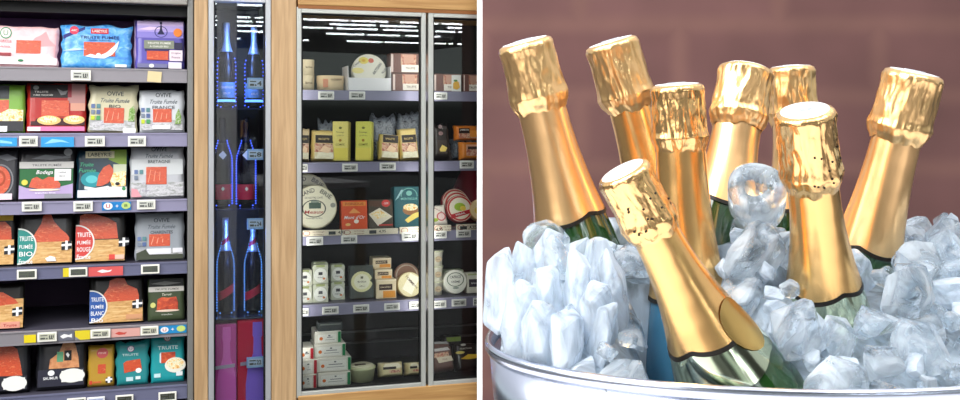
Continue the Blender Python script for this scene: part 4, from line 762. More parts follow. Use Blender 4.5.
for k, (x0, y0, x1, y1, lb) in enumerate([(376, 279.5, 396.5, 301.5, 'bottom'), (374.5, 269.5, 392.5, 280, 'middle'), (372.5, 258, 391.5, 268.5, 'top')]):
    o = fpack('%s cream and orange cheese tray of the stack of three, fourth shelf' % lb, 'cheese tray', x0, y0, x1, y1, None, (228, 210, 176), [(R_, 'orange_food', (226, 150, 60), x0+7, y1-(y1-y0)*.4, x1-1, y1-1), (R_, 'dark_label', (60, 40, 36), x0+3, y0+(y1-y0)*.25, x1-4, y0+(y1-y0)*.55), (T, 'label_lettering', (230, 210, 180), (x0+x1)/2-1, y0+(y1-y0)*.4, 1.6, 10, 'GRATIN'), (R_, 'pale_rim', (240, 226, 200), x0+.5, y0+.5, x1-.5, y0+1.6)], 'cheese_tray', d=.11+.03*k, th=.07, tilt=0, z=F((x0+x1)/2, y1, .11+.03*k)[1] if k else zz)
wheel('brown rinded round cheese in clear wrap, rear one on the fourth shelf', 407, 278, 13, 3, .2, .03, .3, (150, 110, 90), (110, 80, 66), [(O_, 'wrap_ring', (190, 170, 150), 407, 278, 11, 11, .1)])
wheel('pale round cheese with diagonal lettered label, front one on the fourth shelf', 410, 287, 12.5, 3, .12, .04, .25, (226, 214, 170), (190, 166, 120), [(P_, 'label', (244, 236, 216), [(402, 291), (411, 276), (420, 281), (411, 297)]), (T, 'label_lettering', (90, 70, 60), 410, 283, 2.6, 12, 'TOMME', 0, -.9), (T, 'label_lettering', (90, 70, 60), 414, 287, 2, 10, 'fermière', 0, -.9)])
zz = RS[3]+.0005
for k, (y0, y1, lb) in enumerate([(287, 301.5, 'bottom'), (272, 287, 'middle'), (256.5, 272, 'top')]):
    d = .12; s, _ = F(438.5, y1, d); r = (F(445, y1, d)[0]-F(432.5, y1, d)[0])/2; Ht = F(438, y0, d)[1]-F(438, y1, d)[1]
    o = fthing('yogurt_pot', '%s white pot with round print in the stack of three behind the right door' % lb, 'pot', s, d+r, zz)
    bm = bmesh.new(); lathe(bm, [(r*.78, 0), (r*.9, Ht*.86), (r*.98, Ht*.87), (r, Ht*.93), (r*.98, Ht*.985)], 28); build('pot_body', bm, mat((232, 230, 214), .4), o, True)
    bm = bmesh.new(); lathe(bm, [(r*1.0, Ht*.9), (r*1.01, Ht*.955)], 28); build('lid_rim', bm, mat((196, 200, 160), .4), o)
    put_decs(o, [(E, 'round_print', (200, 180, 150), 438.5, (y0+y1)/2+1, 3.4, 3), (T, 'print_lettering', (120, 90, 80), 438.5, (y0+y1)/2+1, 1.6, 5, 'lait')], 438.5, y1, r/6.3, Ht/(y1-y0), -r*.9)
    zz += Ht
wheel('round white cheese with dark wreath lettering, fourth shelf behind the right door', 455.5, 283.5, 11.8, 3, .12, .05, .15, (238, 236, 226), (216, 214, 200), [(O_, 'wreath', (90, 110, 90), 455.5, 281.5, 8.6, 6.8, .1), (T, 'wreath_lettering', (50, 60, 60), 455.5, 279, 2.6, 11, 'CAPRICE'), (T, 'wreath_lettering', (50, 60, 60), 455.5, 283.4, 2.4, 9, 'CRÈME'), (E, 'small_print', (150, 160, 150), 455.5, 289.5, 3, 1)])
fpack('pale green cheese box behind the round white cheese', 'cheese box', 444, 270.5, 464, 299, 3, (186, 196, 160), [(R_, 'pale_top', (220, 224, 200), 445, 271, 463, 273)], 'cheese_box', d=.22, th=.05, tilt=0)
fpack('white cheese box with dark square label cut off at the right, fourth shelf', 'cheese box', 467, 273, 480, 299, 3, (226, 222, 208), [(R_, 'dark_label', (60, 56, 66), 469, 281, 479, 291), (T, 'label_lettering', WH, 474, 286, 2, 7, 'bleu'), (R_, 'green_top', (180, 190, 140), 468, 274, 479, 276)], 'cheese_box', d=.12, th=.05, tilt=.05)
# bottom: stacked white packs
def slab(x0, y0, x1, y1, label, edge, d, z, side=None):
    return pack(label, 'cheese pack', x0, y0, x1, y1, z, (228, 224, 214), [(R_, 'white_label', (244, 242, 236), x0+3, y0+3, x1-5, y1-1.5), (E, 'orange_seal', (226, 120, 60), x0+6, (y0+y1)/2+1, 1.8, 1.8), (R_, 'label_line', (110, 110, 116), x0+12, (y0+y1)/2-.5, x1-9, (y0+y1)/2+.2), (R_, 'label_line', (150, 150, 150), x0+10, (y0+y1)/2+2.2, x1-7, (y0+y1)/2+2.7), (R_, 'label_mark', (70, 80, 90), (x0+x1)/2, y0+3.8, (x0+x1)/2+2, y0+5)]+([(R_, 'coloured_end', edge, x1-3.5, y0+.8, x1-.6, y1-.8)] if side != 'l' else [(R_, 'coloured_end', edge, x0+.6, y0+.8, x0+3, y1-.8)]), d=d, th=.11, tilt=0, name='cheese_pack', body='carton')
GE = (30, 130, 80); RE = (190, 40, 56)
zz = F(330, 388, .06)[1]
spec = [(318, 372.5, 351, 388, 'lowest', GE), (316.5, 357.5, 351.5, 372, 'second', GE), (314, 344, 346, 357.5, 'third', GE), (315, 331.5, 341.5, 344, 'top', GE)]
for k, (x0, y0, x1, y1, nm, ec) in enumerate(spec):
    d = .06+.006*k; slab(x0, y0, x1, y1, 'white cheese pack with green end, %s of the tall stack at the fridge foot' % nm, ec, d, RS[4]+.001 if k == 0 else zz)
    zz = F((x0+x1)/2, y0, d)[1]+.001 if k else RS[4]+.001+(F((x0+x1)/2, y0, d)[1]-RS[4])+.001
for k, (x0, y0, x1, y1, nm) in enumerate([(297, 375, 317, 390, 'lowest'), (297, 360, 317.5, 375, 'middle'), (297, 348, 314, 360, 'top')]):
    slab(x0, y0, x1, y1, 'white cheese pack with red end, %s of the short stack at the left foot' % nm, RE, .05+.006*k, RS[4]+.001 if k == 0 else F((x0+x1)/2, y1, .05+.006*k)[1])
fpack('dark clear topped pack lying on the tall stack of white packs', 'cheese pack', 318, 322.5, 343, 331, None, (52, 58, 60), [(R_, 'pale_line', (130, 136, 130), 320, 324, 341, 325)], 'cheese_pack', d=.085, th=.06, tilt=0, z=F(330, 331.3, .085)[1])
def tub(cx, y0, y1, rp, label, top, d=.07):
    s, _ = F(cx, y1, d); r = (F(cx+rp, y1, d)[0]-F(cx-rp, y1, d)[0])/2; Ht = F(cx, y0, d)[1]-RS[4]
    o = fthing('cheese_tub', label, 'cheese tub', s, d+r, RS[4]+.001)
    Ht *= .74
    bm = bmesh.new(); lathe(bm, [(r*.84, 0), (r*.95, Ht*.85), (r, Ht*.88), (r, Ht), (r*.9, Ht*1.01)], 32); build('tub_body', bm, mat((214, 218, 176), .4), o, True)
    bm = bmesh.new(); lathe(bm, [(r*.9, Ht*1.0), (r*.84, Ht*1.12), (r*.6, Ht*1.2), (.001, Ht*1.2)], 32); build('lid', bm, mat(top, .3, 0, .4, 50), o, True)
    bm = bmesh.new()
    box(bm, -r*.6, r*.2, -r*.5, -r*.2, Ht*1.18, Ht*1.23); build('lid_label', bm, mat((70, 54, 44), .4), o)
    return o
tub(364.5, 364.5, 386.5, 13.5, 'pale green round cheese tub right of the tall stack', (222, 218, 190))
for (x0, x1, lb) in [(380.5, 405, 'cream oval cheese pack with black band, middle of the fridge foot'), (407.5, 423, 'cream oval cheese pack with black band by the door frame')]:
    pack(lb, 'cheese pack', x0, 362, x1, 385, RS[4], (220, 206, 160), [(P_, 'pale_top', (240, 232, 206), [(x0+3, 371), (x0+5, 364), (x1-6, 364), (x1-2, 372)]), (R_, 'black_band', (44, 38, 36), x0+3, 369.5, x0+(x1-x0)*.66, 373.5), (R_, 'food_print', MEAT, x0+(x1-x0)*.35, 375, x1-4, 379)], d=.08, th=.06, tilt=.25, name='cheese_pack', edge=.2)
BRW = mat((110, 80, 74), .35, 0, .4, 40, .4)
pack('brown meat pack with silver lid and pale label, front right fridge foot', 'meat pack', 433.5, 346, 457, 381, RS[4], BRW, [(P_, 'silver_lid', (190, 186, 186), [(435, 352), (437, 348.5), (452, 348.5), (454, 353)]), (R_, 'meat_print', MEAT, 437, 355, 452, 361), (P_, 'pale_label', (226, 212, 190), [(439, 361), (454, 361), (456, 368), (441, 369)]), (T, 'label_lettering', (150, 110, 100), 447.5, 364.6, 2, 11, 'Pâté')], d=.08, th=.06, tilt=.35, roll=-.08, name='meat_pack', edge=.14)
pack('brown meat pack lying behind the silver lidded one', 'meat pack', 433, 340.5, 453, 372, RS[4], BRW, [(P_, 'silver_lid', (150, 150, 150), [(434, 344), (436, 341.5), (449, 342), (451, 345)])], d=.16, th=.05, tilt=.35, name='meat_pack', edge=.14)
BLP = mat((40, 34, 34), .3, 0, .4, 40, .5)
pack('black pack with green label at the back of the right fridge foot', 'meat pack', 446, 334, 464, 374, RS[4], BLP, [(R_, 'green_label', (120, 140, 60), 448.5, 338, 463, 344)], d=.22, th=.04, tilt=.3, name='meat_pack', edge=.14)
pack('black pack with white lettering and yellow slices at the right fridge foot', 'meat pack', 457, 342, 481, 380, RS[4], BLP, [(T, 'white_lettering', (220, 214, 206), 468, 350.5, 2.4, 12, 'SÉLECTION'), (E, 'white_seal', (200, 196, 190), 466, 345.4, 2.6, 1.6), (P_, 'yellow_slices', (236, 190, 60), [(462, 365), (470, 359), (480, 360), (480, 365), (470, 366)]), (E, 'yellow_slices', (226, 206, 110), 462, 356, 4.6, 2)], d=.1, th=.04, tilt=.4, name='meat_pack', edge=.14)

# cream product strips and price tags of the cheese fridge
def cstrip(x0, x1, y0, y1, lb):
    strip(x0, y0, x1, y1, lb, (226, 216, 196), d=RD-.0135, decs=[(O_, 'stamp', (170, 90, 80), x0+5, (y0+y1)/2, 3.6, 3, .2), (T, 'strip_lettering', (130, 80, 70), x0+17, (y0+y1)/2-1.3, 1.8, 13, 'Le Fromage'), (T, 'strip_lettering', (130, 90, 80), x0+17, (y0+y1)/2+1.7, 1.6, 10, 'du moment'), (R_, 'bar_block', (60, 64, 66), x0+27, y0+1.8, x0+34, y1-1.2), (T, 'price_digits', (40, 34, 34), x0+40, (y0+y1)/2, 4, 7, '4,95')], name='product_strip', cat='shelf strip')
cstrip(301.5, 341, 229.5, 236.5, 'cream printed strip with price under the front brie wheel'); cstrip(342, 398, 228, 235.5, 'cream printed strip with price under the orange and dark boxes'); cstrip(399.5, 421, 226.5, 234, 'cream printed strip with red stamp under the teal box')
cstrip(433, 451, 224.8, 231.5, 'cream printed strip under the triangular pack'); cstrip(456, 476, 223.8, 230.5, 'cream printed strip under the striped round cheeses')
PT = [(318, 91.5, 334, 99.5, 'under the single round cheese box'), (349, 91.5, 365, 99.5, 'under the white cardboard tray'), (434, 92.5, 447, 99.5, 'under the lemon picture carton'),
      (301.5, 164, 307.5, 172, 'at the left end of the second fridge rail'), (342, 163.5, 357.5, 171.5, 'under the first yellow carton'), (379.5, 162.5, 395.5, 170.5, 'under the ham wedge right of the cartons'), (459.5, 160.5, 473.5, 168.5, 'under the orange ham packs'),
      (306.5, 236.5, 323, 245.5, 'under the brie wheel strip'), (341, 235, 357, 243.5, 'under the orange cheese box strip'), (401.5, 231.5, 418, 240.5, 'under the teal box strip'), (433.5, 230.5, 446.5, 238.5, 'under the triangular pack strip'), (456, 229.5, 470.5, 237.5, 'under the striped cheese strip'),
      (301.5, 308, 308.5, 316, 'under the left column of goat pots'), (322, 306, 338.5, 314.5, 'under the middle column of goat pots'), (353, 304, 369, 312.5, 'under the clear boxed cheese'), (384, 302.5, 399.5, 310.5, 'under the stack of three trays'), (409, 301, 421, 309, 'under the diagonal label cheese'),
      (432.5, 300, 446, 308, 'under the stack of white pots'), (451.5, 298.5, 466, 306.5, 'under the wreath lettered cheese'), (473, 297.5, 478, 305.5, 'under the dark label box at the right end')]
for (x0, y0, x1, y1, lb) in PT: price_tag(x0, y0, x1, y1, 'white price tag '+lb, d=RD-.0095, body=(244, 242, 240), screen=(206, 204, 200), group='white price tags of the cheese fridge')

# ================================================================ the ice bucket on the terrace
def Pt(px, py, Y): return Vector(((px-480)/FPX*Y, Y, H-(py-HOR)/FPX*Y))
RIMZ = H-.138; BX, BY, BAX, BAF, BAB = .1935, .645, .1905, .125, .20
def oval(a, k=1.0):
    """outline of the tub, shallower towards the front"""
    s_ = math.sin(a); return (BX+BAX*k*math.cos(a), BY+(BAF if s_ < 0 else BAB)*k*s_)
TAB = RIMZ-.235
tb = empty('table', (.5, .7, 0)); tag(tb, 'white wooden table under the ice bucket', 'table')
bm = bmesh.new(); box(bm, -.9, .6, -1.2, .23, TAB-.04, TAB, .004); build('tabletop', bm, wood('pale_table', (216, 214, 216), (236, 236, 240), 'x'), tb)  # unseen top, made white and wide to brighten the steel
for (x, y) in ((-.85, -1.15), (.55, -1.15), (-.85, .18), (.55, .18)):
    bm = bmesh.new(); box(bm, x-.03, x+.03, y-.03, y+.03, 0, TAB-.04, .004); build('leg', bm, mat((180, 158, 128), .5), tb)
bk_, t, b = nodes('polished_steel'); b.inputs['Metallic'].default_value = 1; b.inputs['Roughness'].default_value = .24; b.inputs['Base Color'].default_value = (.60, .64, .76, 1)
tc = t.nodes.new('ShaderNodeTexCoord'); n = t.nodes.new('ShaderNodeTexNoise'); n.inputs['Scale'].default_value = 9; bp = t.nodes.new('ShaderNodeBump'); bp.inputs['Strength'].default_value = .12; bp.inputs['Distance'].default_value = .01
t.links.new(tc.outputs['Object'], n.inputs['Vector']); t.links.new(n.outputs['Fac'], bp.inputs['Height']); t.links.new(bp.outputs[0], b.inputs['Normal'])
tub_ = empty('ice_bucket', (BX, BY, TAB)); tag(tub_, 'polished steel oval tub full of ice and champagne bottles', 'ice bucket')
def ovalwall(prof, n=120):
    bm = bmesh.new(); rings = []
    for (k, z) in prof:
        rings.append([bm.verts.new((oval(2*PI*i/n, k)[0]-BX, oval(2*PI*i/n, k)[1]-BY, z)) for i in range(n)])
    for j in range(len(rings)-1):
        for i in range(n): bm.faces.new((rings[j][i], rings[j][(i+1) % n], rings[j+1][(i+1) % n], rings[j+1][i]))
    return bm, rings
hb = RIMZ-TAB
bm, rg = ovalwall([(.78, .0), (.84, .01), (.91, .10), (.965, .19), (.984, hb-.006), (.975, hb-.006), (.945, .19), (.90, .10), (.83, .02), (.77, .012)]); bm.faces.new(rg[0][::-1]); bm.faces.new(rg[-1]); build('bucket_body', bm, bk_, tub_, True)
bm, rg = ovalwall([(.976, hb-.007), (.992, hb-.006), (1.0, hb-.003), (.999, hb), (.990, hb+.0018), (.978, hb+.0008), (.972, hb-.003), (.972, hb-.007), (.976, hb-.007)]); build('rim', bm, bk_, tub_, True)

# materials of the bottles
def gold(name, c, rough, bump, scale, stretch=(1, 1, 1)):
    m, t, b = nodes(name); b.inputs['Metallic'].default_value = 1; b.inputs['Roughness'].default_value = rough; b.inputs['Base Color'].default_value = c
    tc = t.nodes.new('ShaderNodeTexCoord'); mp = t.nodes.new('ShaderNodeMapping'); mp.inputs['Scale'].default_value = stretch
    n = t.nodes.new('ShaderNodeTexNoise'); n.inputs['Scale'].default_value = scale; n.inputs['Detail'].default_value = 3; bp = t.nodes.new('ShaderNodeBump'); bp.inputs['Strength'].default_value = bump; bp.inputs['Distance'].default_value = .004
    t.links.new(tc.outputs['Object'], mp.inputs[0]); t.links.new(mp.outputs[0], n.inputs['Vector']); t.links.new(n.outputs['Fac'], bp.inputs['Height']); t.links.new(bp.outputs[0], b.inputs['Normal'])
    return m
GC = (.93, .55, .21, 1)
GNECK = gold('gold_neck_foil', GC, .26, .10, 40, (1, 1, .12)); GCAP = gold('crumpled_gold_foil', (.95, .58, .25, 1), .24, .4, 110, (1, 1, .5)); GPALE = gold('pale_gold_neck_foil', (.97, .60, .28, 1), .3, .1, 40, (1, 1, .12)); GCAPP = gold('pale_crumpled_gold_foil', (.96, .60, .27, 1), .3, .4, 90, (1, 1, .5))
def bglass(name, c, tr=.5):
    m, t, b = nodes(name); b.inputs['Base Color'].default_value = c; b.inputs['Roughness'].default_value = .04; b.inputs['Transmission Weight'].default_value = tr; b.inputs['IOR'].default_value = 1.5; b.inputs['Coat Weight'].default_value = .4
    return m
GG = bglass('dark_green_glass', (.015, .06, .012, 1), .2); GB = bglass('blue_reflection_glass', (.05, .19, .32, 1), .3)  # second one: blue reflections on green glass put into its colour
def seal_mat(name):
    m, t, b = nodes(name); b.inputs['Roughness'].default_value = .3; b.inputs['Metallic'].default_value = .15; b.inputs['Base Color'].default_value = lin((236, 236, 236)); return m
SEAL = seal_mat('printed_cap_seal')
BOT = []
def champagne(label, top, low, Yt, Yl, capw, cappx, wn, wf, L, body_r, fm, cm, gm, sheen_band=0, dots=(), spin=0.0, seed=0, shield=None):
    """top/low: photo points on the axis; capw: cap width in px; neck: list of (distance along from top, radius) in metres"""
    A = Pt(top[0], top[1], Yt); B = Pt(low[0], low[1], Yl); ax = (B-A).normalized()
    base = A+ax*L
    q = Vector((0, 0, 1)).rotation_difference(-ax) @ Quaternion((0, 0, 1), spin)
    o = empty('champagne_bottle', base); o.rotation_mode = 'QUATERNION'; o.rotation_quaternion = q
    tag(o, label, 'bottle', 'gold foiled champagne bottles in the ice bucket')
    cr = capw*Yt/FPX/2
    foil_len = (B-A).length; caph = foil_len*cappx/math.hypot(low[0]-top[0], low[1]-top[1]); Lg = foil_len-caph
    r0 = wn*(Yt+(Yl-Yt)*.4)/FPX/2; r1 = wf*Yl/FPX/2
    nr = [(0, r0*.93), (caph, r0)]+[(caph+Lg*u, r0+(r1-r0)*u**1.9) for u in (.2, .4, .6, .8, 1)]
    sl_ = (r1-r0)*1.9/Lg
    for q_ in (.01, .02, .03, .045, .06):
        nr.append((foil_len+q_, min(body_r, r1+sl_*q_*(1-q_*2))))
    nr += [(foil_len+.075, body_r), (max(L, foil_len+.08), body_r)]
    def rad(s_):    # radius at distance s_ below the top (outside of glass)
        for (a, b_) in zip(nr, nr[1:]):
            if s_ <= b_[0]:
                k = (s_-a[0])/(b_[0]-a[0]); return a[1]+(b_[1]-a[1])*k
        return nr[-1][1]
    # glass body
    bm = bmesh.new(); pr = [(.001, .006), (body_r*.6, .001), (body_r*.93, .0), (body_r, .008)]
    k = 44
    for i in range(k+1):
        z = .02+(L-.02-.01)*i/k; pr.append((rad(L-z)*(.985), z))
    lathe(bm, pr, 48); build('bottle_glass', bm, gm, o, True)
    # neck foil with long soft folds and a scalloped foot
    def foilfn(r, z, a): return r*(1+.006*math.sin(5*a+seed)+.006*math.sin(9*a+2*seed+z*30))
    def edge(a): return .004*abs(math.sin(a*2+seed))-.002
    bm = bmesh.new(); n = 72; rows_ = []; m_ = 26; s0_ = caph*.8
    for j in range(m_+1):
        row = []
        for i in range(n):
            a = 2*PI*i/n; s_ = s0_+(foil_len+edge(a)-s0_)*j/m_; r = foilfn(rad(s_)+.0007, L-s_, a); row.append(bm.verts.new((r*math.cos(a), r*math.sin(a), L-s_)))
        rows_.append(row)
    for j in range(m_):
        for i in range(n): bm.faces.new((rows_[j][i], rows_[j+1][i], rows_[j+1][(i+1) % n], rows_[j][(i+1) % n]))
    build('neck_foil', bm, fm, o, True)
    bm = bmesh.new(); rows_ = []
    for j in range(2):
        row = []
        for i in range(n):
            a = 2*PI*i/n; s_ = foil_len+edge(a)-.0012+.0026*j; r = foilfn(rad(s_)+.0010, L-s_, a); row.append(bm.verts.new((r*math.cos(a), r*math.sin(a), L-s_)))
        rows_.append(row)
    for i in range(n): bm.faces.new((rows_[0][i], rows_[1][i], rows_[1][(i+1) % n], rows_[0][(i+1) % n]))
    build('foil_edge', bm, mat((24, 20, 16), .4), o, True)
    if sheen_band:
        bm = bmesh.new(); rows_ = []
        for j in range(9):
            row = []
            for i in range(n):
                a = 2*PI*i/n; s_ = foil_len+.001+(sheen_band+.010*abs(math.cos(a*1.0+1.2)))*j/8+edge(a); r = rad(s_)+.0005; row.append(bm.verts.new((r*math.cos(a), r*math.sin(a), L-s_)))
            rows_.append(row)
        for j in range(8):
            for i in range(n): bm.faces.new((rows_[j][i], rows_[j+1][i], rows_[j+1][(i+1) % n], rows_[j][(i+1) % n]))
        cmat = gold('silver_green_sheen', (.50, .56, .40, 1), .12, .25, 14)  # pale band painted for light reflected in the shoulder glass
        build('sheen_band', bm, cmat, o, True)
    # crumpled cap over cork and wire
    bm = bmesh.new(); n = 110; m_ = 46
    def capr(u):   # u 0 top .. 1 foot, relative to cap radius
        pts = [(0, .93), (.05, .985), (.18, .96), (.45, .97), (.68, 1.0), (.78, 1.05), (.86, 1.0), (1, .90)]
        for (a, b_) in zip(pts, pts[1:]):
            if u <= b_[0]: return a[1]+(b_[1]-a[1])*(u-a[0])/(b_[0]-a[0])
        return .9
    rows_ = []
    for j in range(m_+1):
        u = j/m_; row = []
        for i in range(n):
            a = 2*PI*i/n; ca, sa_ = math.cos(a), math.sin(a)
            f1 = noise.noise(Vector((ca*3.2+seed*7, sa_*3.2, u*1.4))); f2 = noise.noise(Vector((ca*7+seed*3, sa_*7, u*5+9))); f3 = abs(noise.noise(Vector((ca*5+seed, sa_*5, u*2.2+4))))
            amp = .25 if u < .06 else 1
            r = cr*(capr(u)+amp*(.045*f1+.035*f2-.07*f3+.02))
            end = rad(caph)+.0012
            if u > .9: r = r*(1-(u-.9)*10*.7)+end*(u-.9)*10*.7
            zz = L-u*caph*(1+ (.06*f1 if u > .8 else 0))
            row.append(bm.verts.new((r*ca, r*sa_, zz)))
        rows_.append(row)
    for j in range(m_):
        for i in range(n): bm.faces.new((rows_[j][i], rows_[j+1][i], rows_[j+1][(i+1) % n], rows_[j][(i+1) % n]))
    t0 = [bm.verts.new((cr*.80*math.cos(2*PI*i/n), cr*.80*math.sin(2*PI*i/n), L+cr*.06)) for i in range(n)]
    for i in range(n): bm.faces.new((t0[i], rows_[0][i], rows_[0][(i+1) % n], t0[(i+1) % n]))
    bm.faces.new(t0)
    build('foil_cap', bm, cm, o, True)
    bm = bmesh.new(); lathe(bm, [(cr*.80, L+cr*.05), (cr*.79, L+cr*.075), (cr*.55, L+cr*.10), (.0005, L+cr*.11)], 40); sl = build('top_seal', bm, SEAL, o, True)
    bm = bmesh.new(); M = Matrix.Translation((0, 0, L+cr*.112))
    lathe(bm, [(cr*.34, 0), (cr*.34, .0003), (cr*.28, .0003), (cr*.28, 0)], 28, M)
    box(bm, -cr*.03, cr*.03, -cr*.16, cr*.16, L+cr*.112, L+cr*.112+.0003); box(bm, -cr*.14, cr*.14, -cr*.03, cr*.03, L+cr*.112, L+cr*.112+.0003)
    build('seal_emblem', bm, mat((196, 200, 206), .4), sl)
    if dots:
        bm = bmesh.new()
        for (da, u) in dots:
            a = da; r = cr*(capr(u)+.01); 
            M = Matrix.Translation((r*math.cos(a), r*math.sin(a), L-u*caph)) @ Matrix.Diagonal((1, 1, 1, 1))
            bmesh.ops.create_icosphere(bm, subdivisions=2, radius=.0007, matrix=M)
        build('punched_dots', bm, mat((30, 22, 12), .7), o)
    if shield:
        a0, s0_, rw, rh = shield; s0_ = foil_len-.002; bm = bmesh.new(); nn = 20; vs = []
        ring_ = []
        rows_ = []
        for j in range(9):
            rr = j/8; row = []
            for i in range(nn):
                t_ = 2*PI*i/nn; s_ = s0_+rh*rr*math.sin(t_); a = a0+rw*rr*math.cos(t_)/rad(s_); r = rad(s_)+.0016
                row.append(bm.verts.new((r*math.cos(a), r*math.sin(a), L-s_)))
            rows_.append(row)
        for j in range(8):
            for i in range(nn): bm.faces.new((rows_[j][i], rows_[j][(i+1) % nn], rows_[j+1][(i+1) % nn], rows_[j+1][i]))
        bmesh.ops.remove_doubles(bm, verts=bm.verts, dist=1e-6); build('neck_shield', bm, gold('bronze_shield', (.55, .36, .12, 1), .3, .3, 30), o, True)
    BOT.append((A, ax, L, rad))
    return o
random.seed(3)
def dotset(a0, n=5):
    return [(a0+random.uniform(-.55, .55), random.uniform(.38, .86)) for _ in range(n)]
SP = 0
# front bottle, leaning left towards the camera
champagne('front champagne bottle leaning left, with dark shield label over the painted glass sheen', (623, 172), (707, 332), .550, .566, 57, 68, 45, 83, .235, .042, GNECK, GCAP, GG, sheen_band=.012, dots=dotset(-1.35, 7)+dotset(-2.3, 4)+dotset(-.7, 3), seed=1.3, shield=(-.70, .0, .0125, .0160))
champagne('upright champagne bottle with printed silver seal in front of the ice at centre right', (805, 112), (823, 283), .575, .61, 60, 74, 47, 70, .25, .038, GNECK, GCAP, GG, sheen_band=.008, dots=dotset(-1.1, 10)+dotset(-1.9, 4), seed=2.7)
champagne('champagne bottle just behind the front one, blue reflections tinted into its glass in the ice', (677, 86), (688, 292), .64, .65, 54, 64, 47, 76, .26, .034, GNECK, GCAP, GB, seed=4.1)
champagne('champagne bottle at the far left of the tub, its neck foil ending above green glass', (525, 43), (569, 214), .70, .715, 57, 68, 46, 70, .24, .036, GPALE, GCAPP, GG, seed=5.2)
champagne('champagne bottle leaning left, second from the left at the back', (611, 43), (655, 195), .77, .78, 55, 68, 40, 60, .25, .034, GNECK, GCAPP, GG, seed=6.4)
champagne('champagne bottle leaning right, tallest at the middle of the back row', (746, 70), (724, 205), .72, .70, 56, 60, 45, 62, .22, .033, GPALE, GCAPP, GG, seed=7.9)
champagne('champagne bottle standing behind the silver sealed one at the back', (791, 68), (798, 205), .775, .775, 47, 58, 40, 60, .23, .034, GPALE, GCAPP, GG, seed=9.1)
champagne('champagne bottle leaning right, rightmost of all', (914, 74), (868, 246), .68, .70, 59, 68, 45, 64, .24, .034, GPALE, GCAPP, GG, seed=10.7)

# ---------------------------------------------------------------- ice
def ice_mat(name, white, tint, rough=.12, bump=.5, bs=60):
    """glassy ice with cloudy patches that scatter light"""
    m = bpy.data.materials.new(name); m.use_nodes = True; t = m.node_tree; t.nodes.clear(); nw = t.nodes.new; L_ = t.links.new
    out = nw('ShaderNodeOutputMaterial'); mx = nw('ShaderNodeMixShader'); gl = nw('ShaderNodeBsdfGlass'); gl.inputs['IOR'].default_value = 1.31; gl.inputs['Roughness'].default_value = rough*.5; gl.inputs['Color'].default_value = (.93, .97, 1, 1)
    m2 = nw('ShaderNodeMixShader'); m2.inputs[0].default_value = .45; df = nw('ShaderNodeBsdfPrincipled'); df.inputs['Base Color'].default_value = tint; df.inputs['Roughness'].default_value = rough+.05; df.inputs['IOR'].default_value = 1.31
    tr = nw('ShaderNodeBsdfTranslucent'); tr.inputs[0].default_value = tint
    tc = nw('ShaderNodeTexCoord'); mp = nw('ShaderNodeMapping'); mp.inputs['Scale'].default_value = (1, 1, .45)
    n = nw('ShaderNodeTexNoise'); n.inputs['Scale'].default_value = bs; n.inputs['Detail'].default_value = 5; n.inputs['Distortion'].default_value = .8
    bp = nw('ShaderNodeBump'); bp.inputs['Strength'].default_value = bump; bp.inputs['Distance'].default_value = .003
    r = nw('ShaderNodeMapRange'); r.inputs[1].default_value = .36; r.inputs[2].default_value = .64; r.inputs[3].default_value = max(0, white-.35); r.inputs[4].default_value = min(1, white+.35)
    L_(tc.outputs['Object'], mp.inputs[0]); L_(mp.outputs[0], n.inputs['Vector']); L_(n.outputs['Fac'], bp.inputs['Height'])
    for s_ in (gl, df, tr): L_(bp.outputs[0], s_.inputs['Normal'])
    L_(n.outputs['Fac'], r.inputs[0]); L_(r.outputs[0], mx.inputs[0]); L_(df.outputs[0], m2.inputs[1]); L_(tr.outputs[0], m2.inputs[2]); L_(gl.outputs[0], mx.inputs[1]); L_(m2.outputs[0], mx.inputs[2]); L_(mx.outputs[0], out.inputs[0])
    return m
ICEC = ice_mat('clear_ice', .22, (.84, .90, .96, 1), .08, .5, 55); ICEW = ice_mat('cloudy_ice', .62, (.80, .87, .95, 1), .2, .6, 60)
def ih(x, y):
    """height of the packed ice"""
    u = (x-BX)/BAX; yf = BY-BAF*math.sqrt(max(0, 1-u*u)); fr = max(0, min(1, (y-yf)/.09))
    def g(c, w_): return math.exp(-((x-c)/w_)**2)
    top = .040+.016*g(.055, .035)+.030*g(.165, .035)*(1 if y > .62 else .2)+.028*max(0, min(1, (x-.30)/.06))
    front = -.012-.035*g(.14, .035)
    z = RIMZ+front+(top-front)*fr**1.1*(1-.95*g(.117, .028)*(1 if y < .65 else 0))
    ed = max(0, min(1, (1-math.hypot(u, (y-BY)/(BAF if y < BY else BAB)))/.15))
    z = RIMZ-.012+(z-RIMZ+.012)*(.55+.45*ed) if z > RIMZ-.012 else z
    return z+.004*noise.noise(Vector((x*60, y*60, 3)))
bm = bmesh.new(); n1, n2 = 96, 28; rings = []
for j in range(n2+1):
    k = j/n2*.94; rings.append([bm.verts.new((oval(2*PI*i/n1, k)[0], oval(2*PI*i/n1, k)[1], ih(*oval(2*PI*i/n1, k))-.008)) for i in range(n1)])
low = [bm.verts.new((v.co.x*.92+BX*.08, v.co.y*.92+BY*.08, RIMZ-.12)) for v in rings[-1]]; rings.append(low)
for j in range(len(rings)-1):
    for i in range(n1): bm.faces.new((rings[j][i], rings[j][(i+1) % n1], rings[j+1][(i+1) % n1], rings[j+1][i]))
bm.faces.new(low); bmesh.ops.remove_doubles(bm, verts=bm.verts, dist=1e-6)
o = build('crushed_ice', bm, ice_mat('packed_ice', .85, (.62, .72, .82, 1), .25, .9, 90), None, True); tag(o, 'crushed ice packed in the steel tub between the bottles', 'ice', kind='stuff')
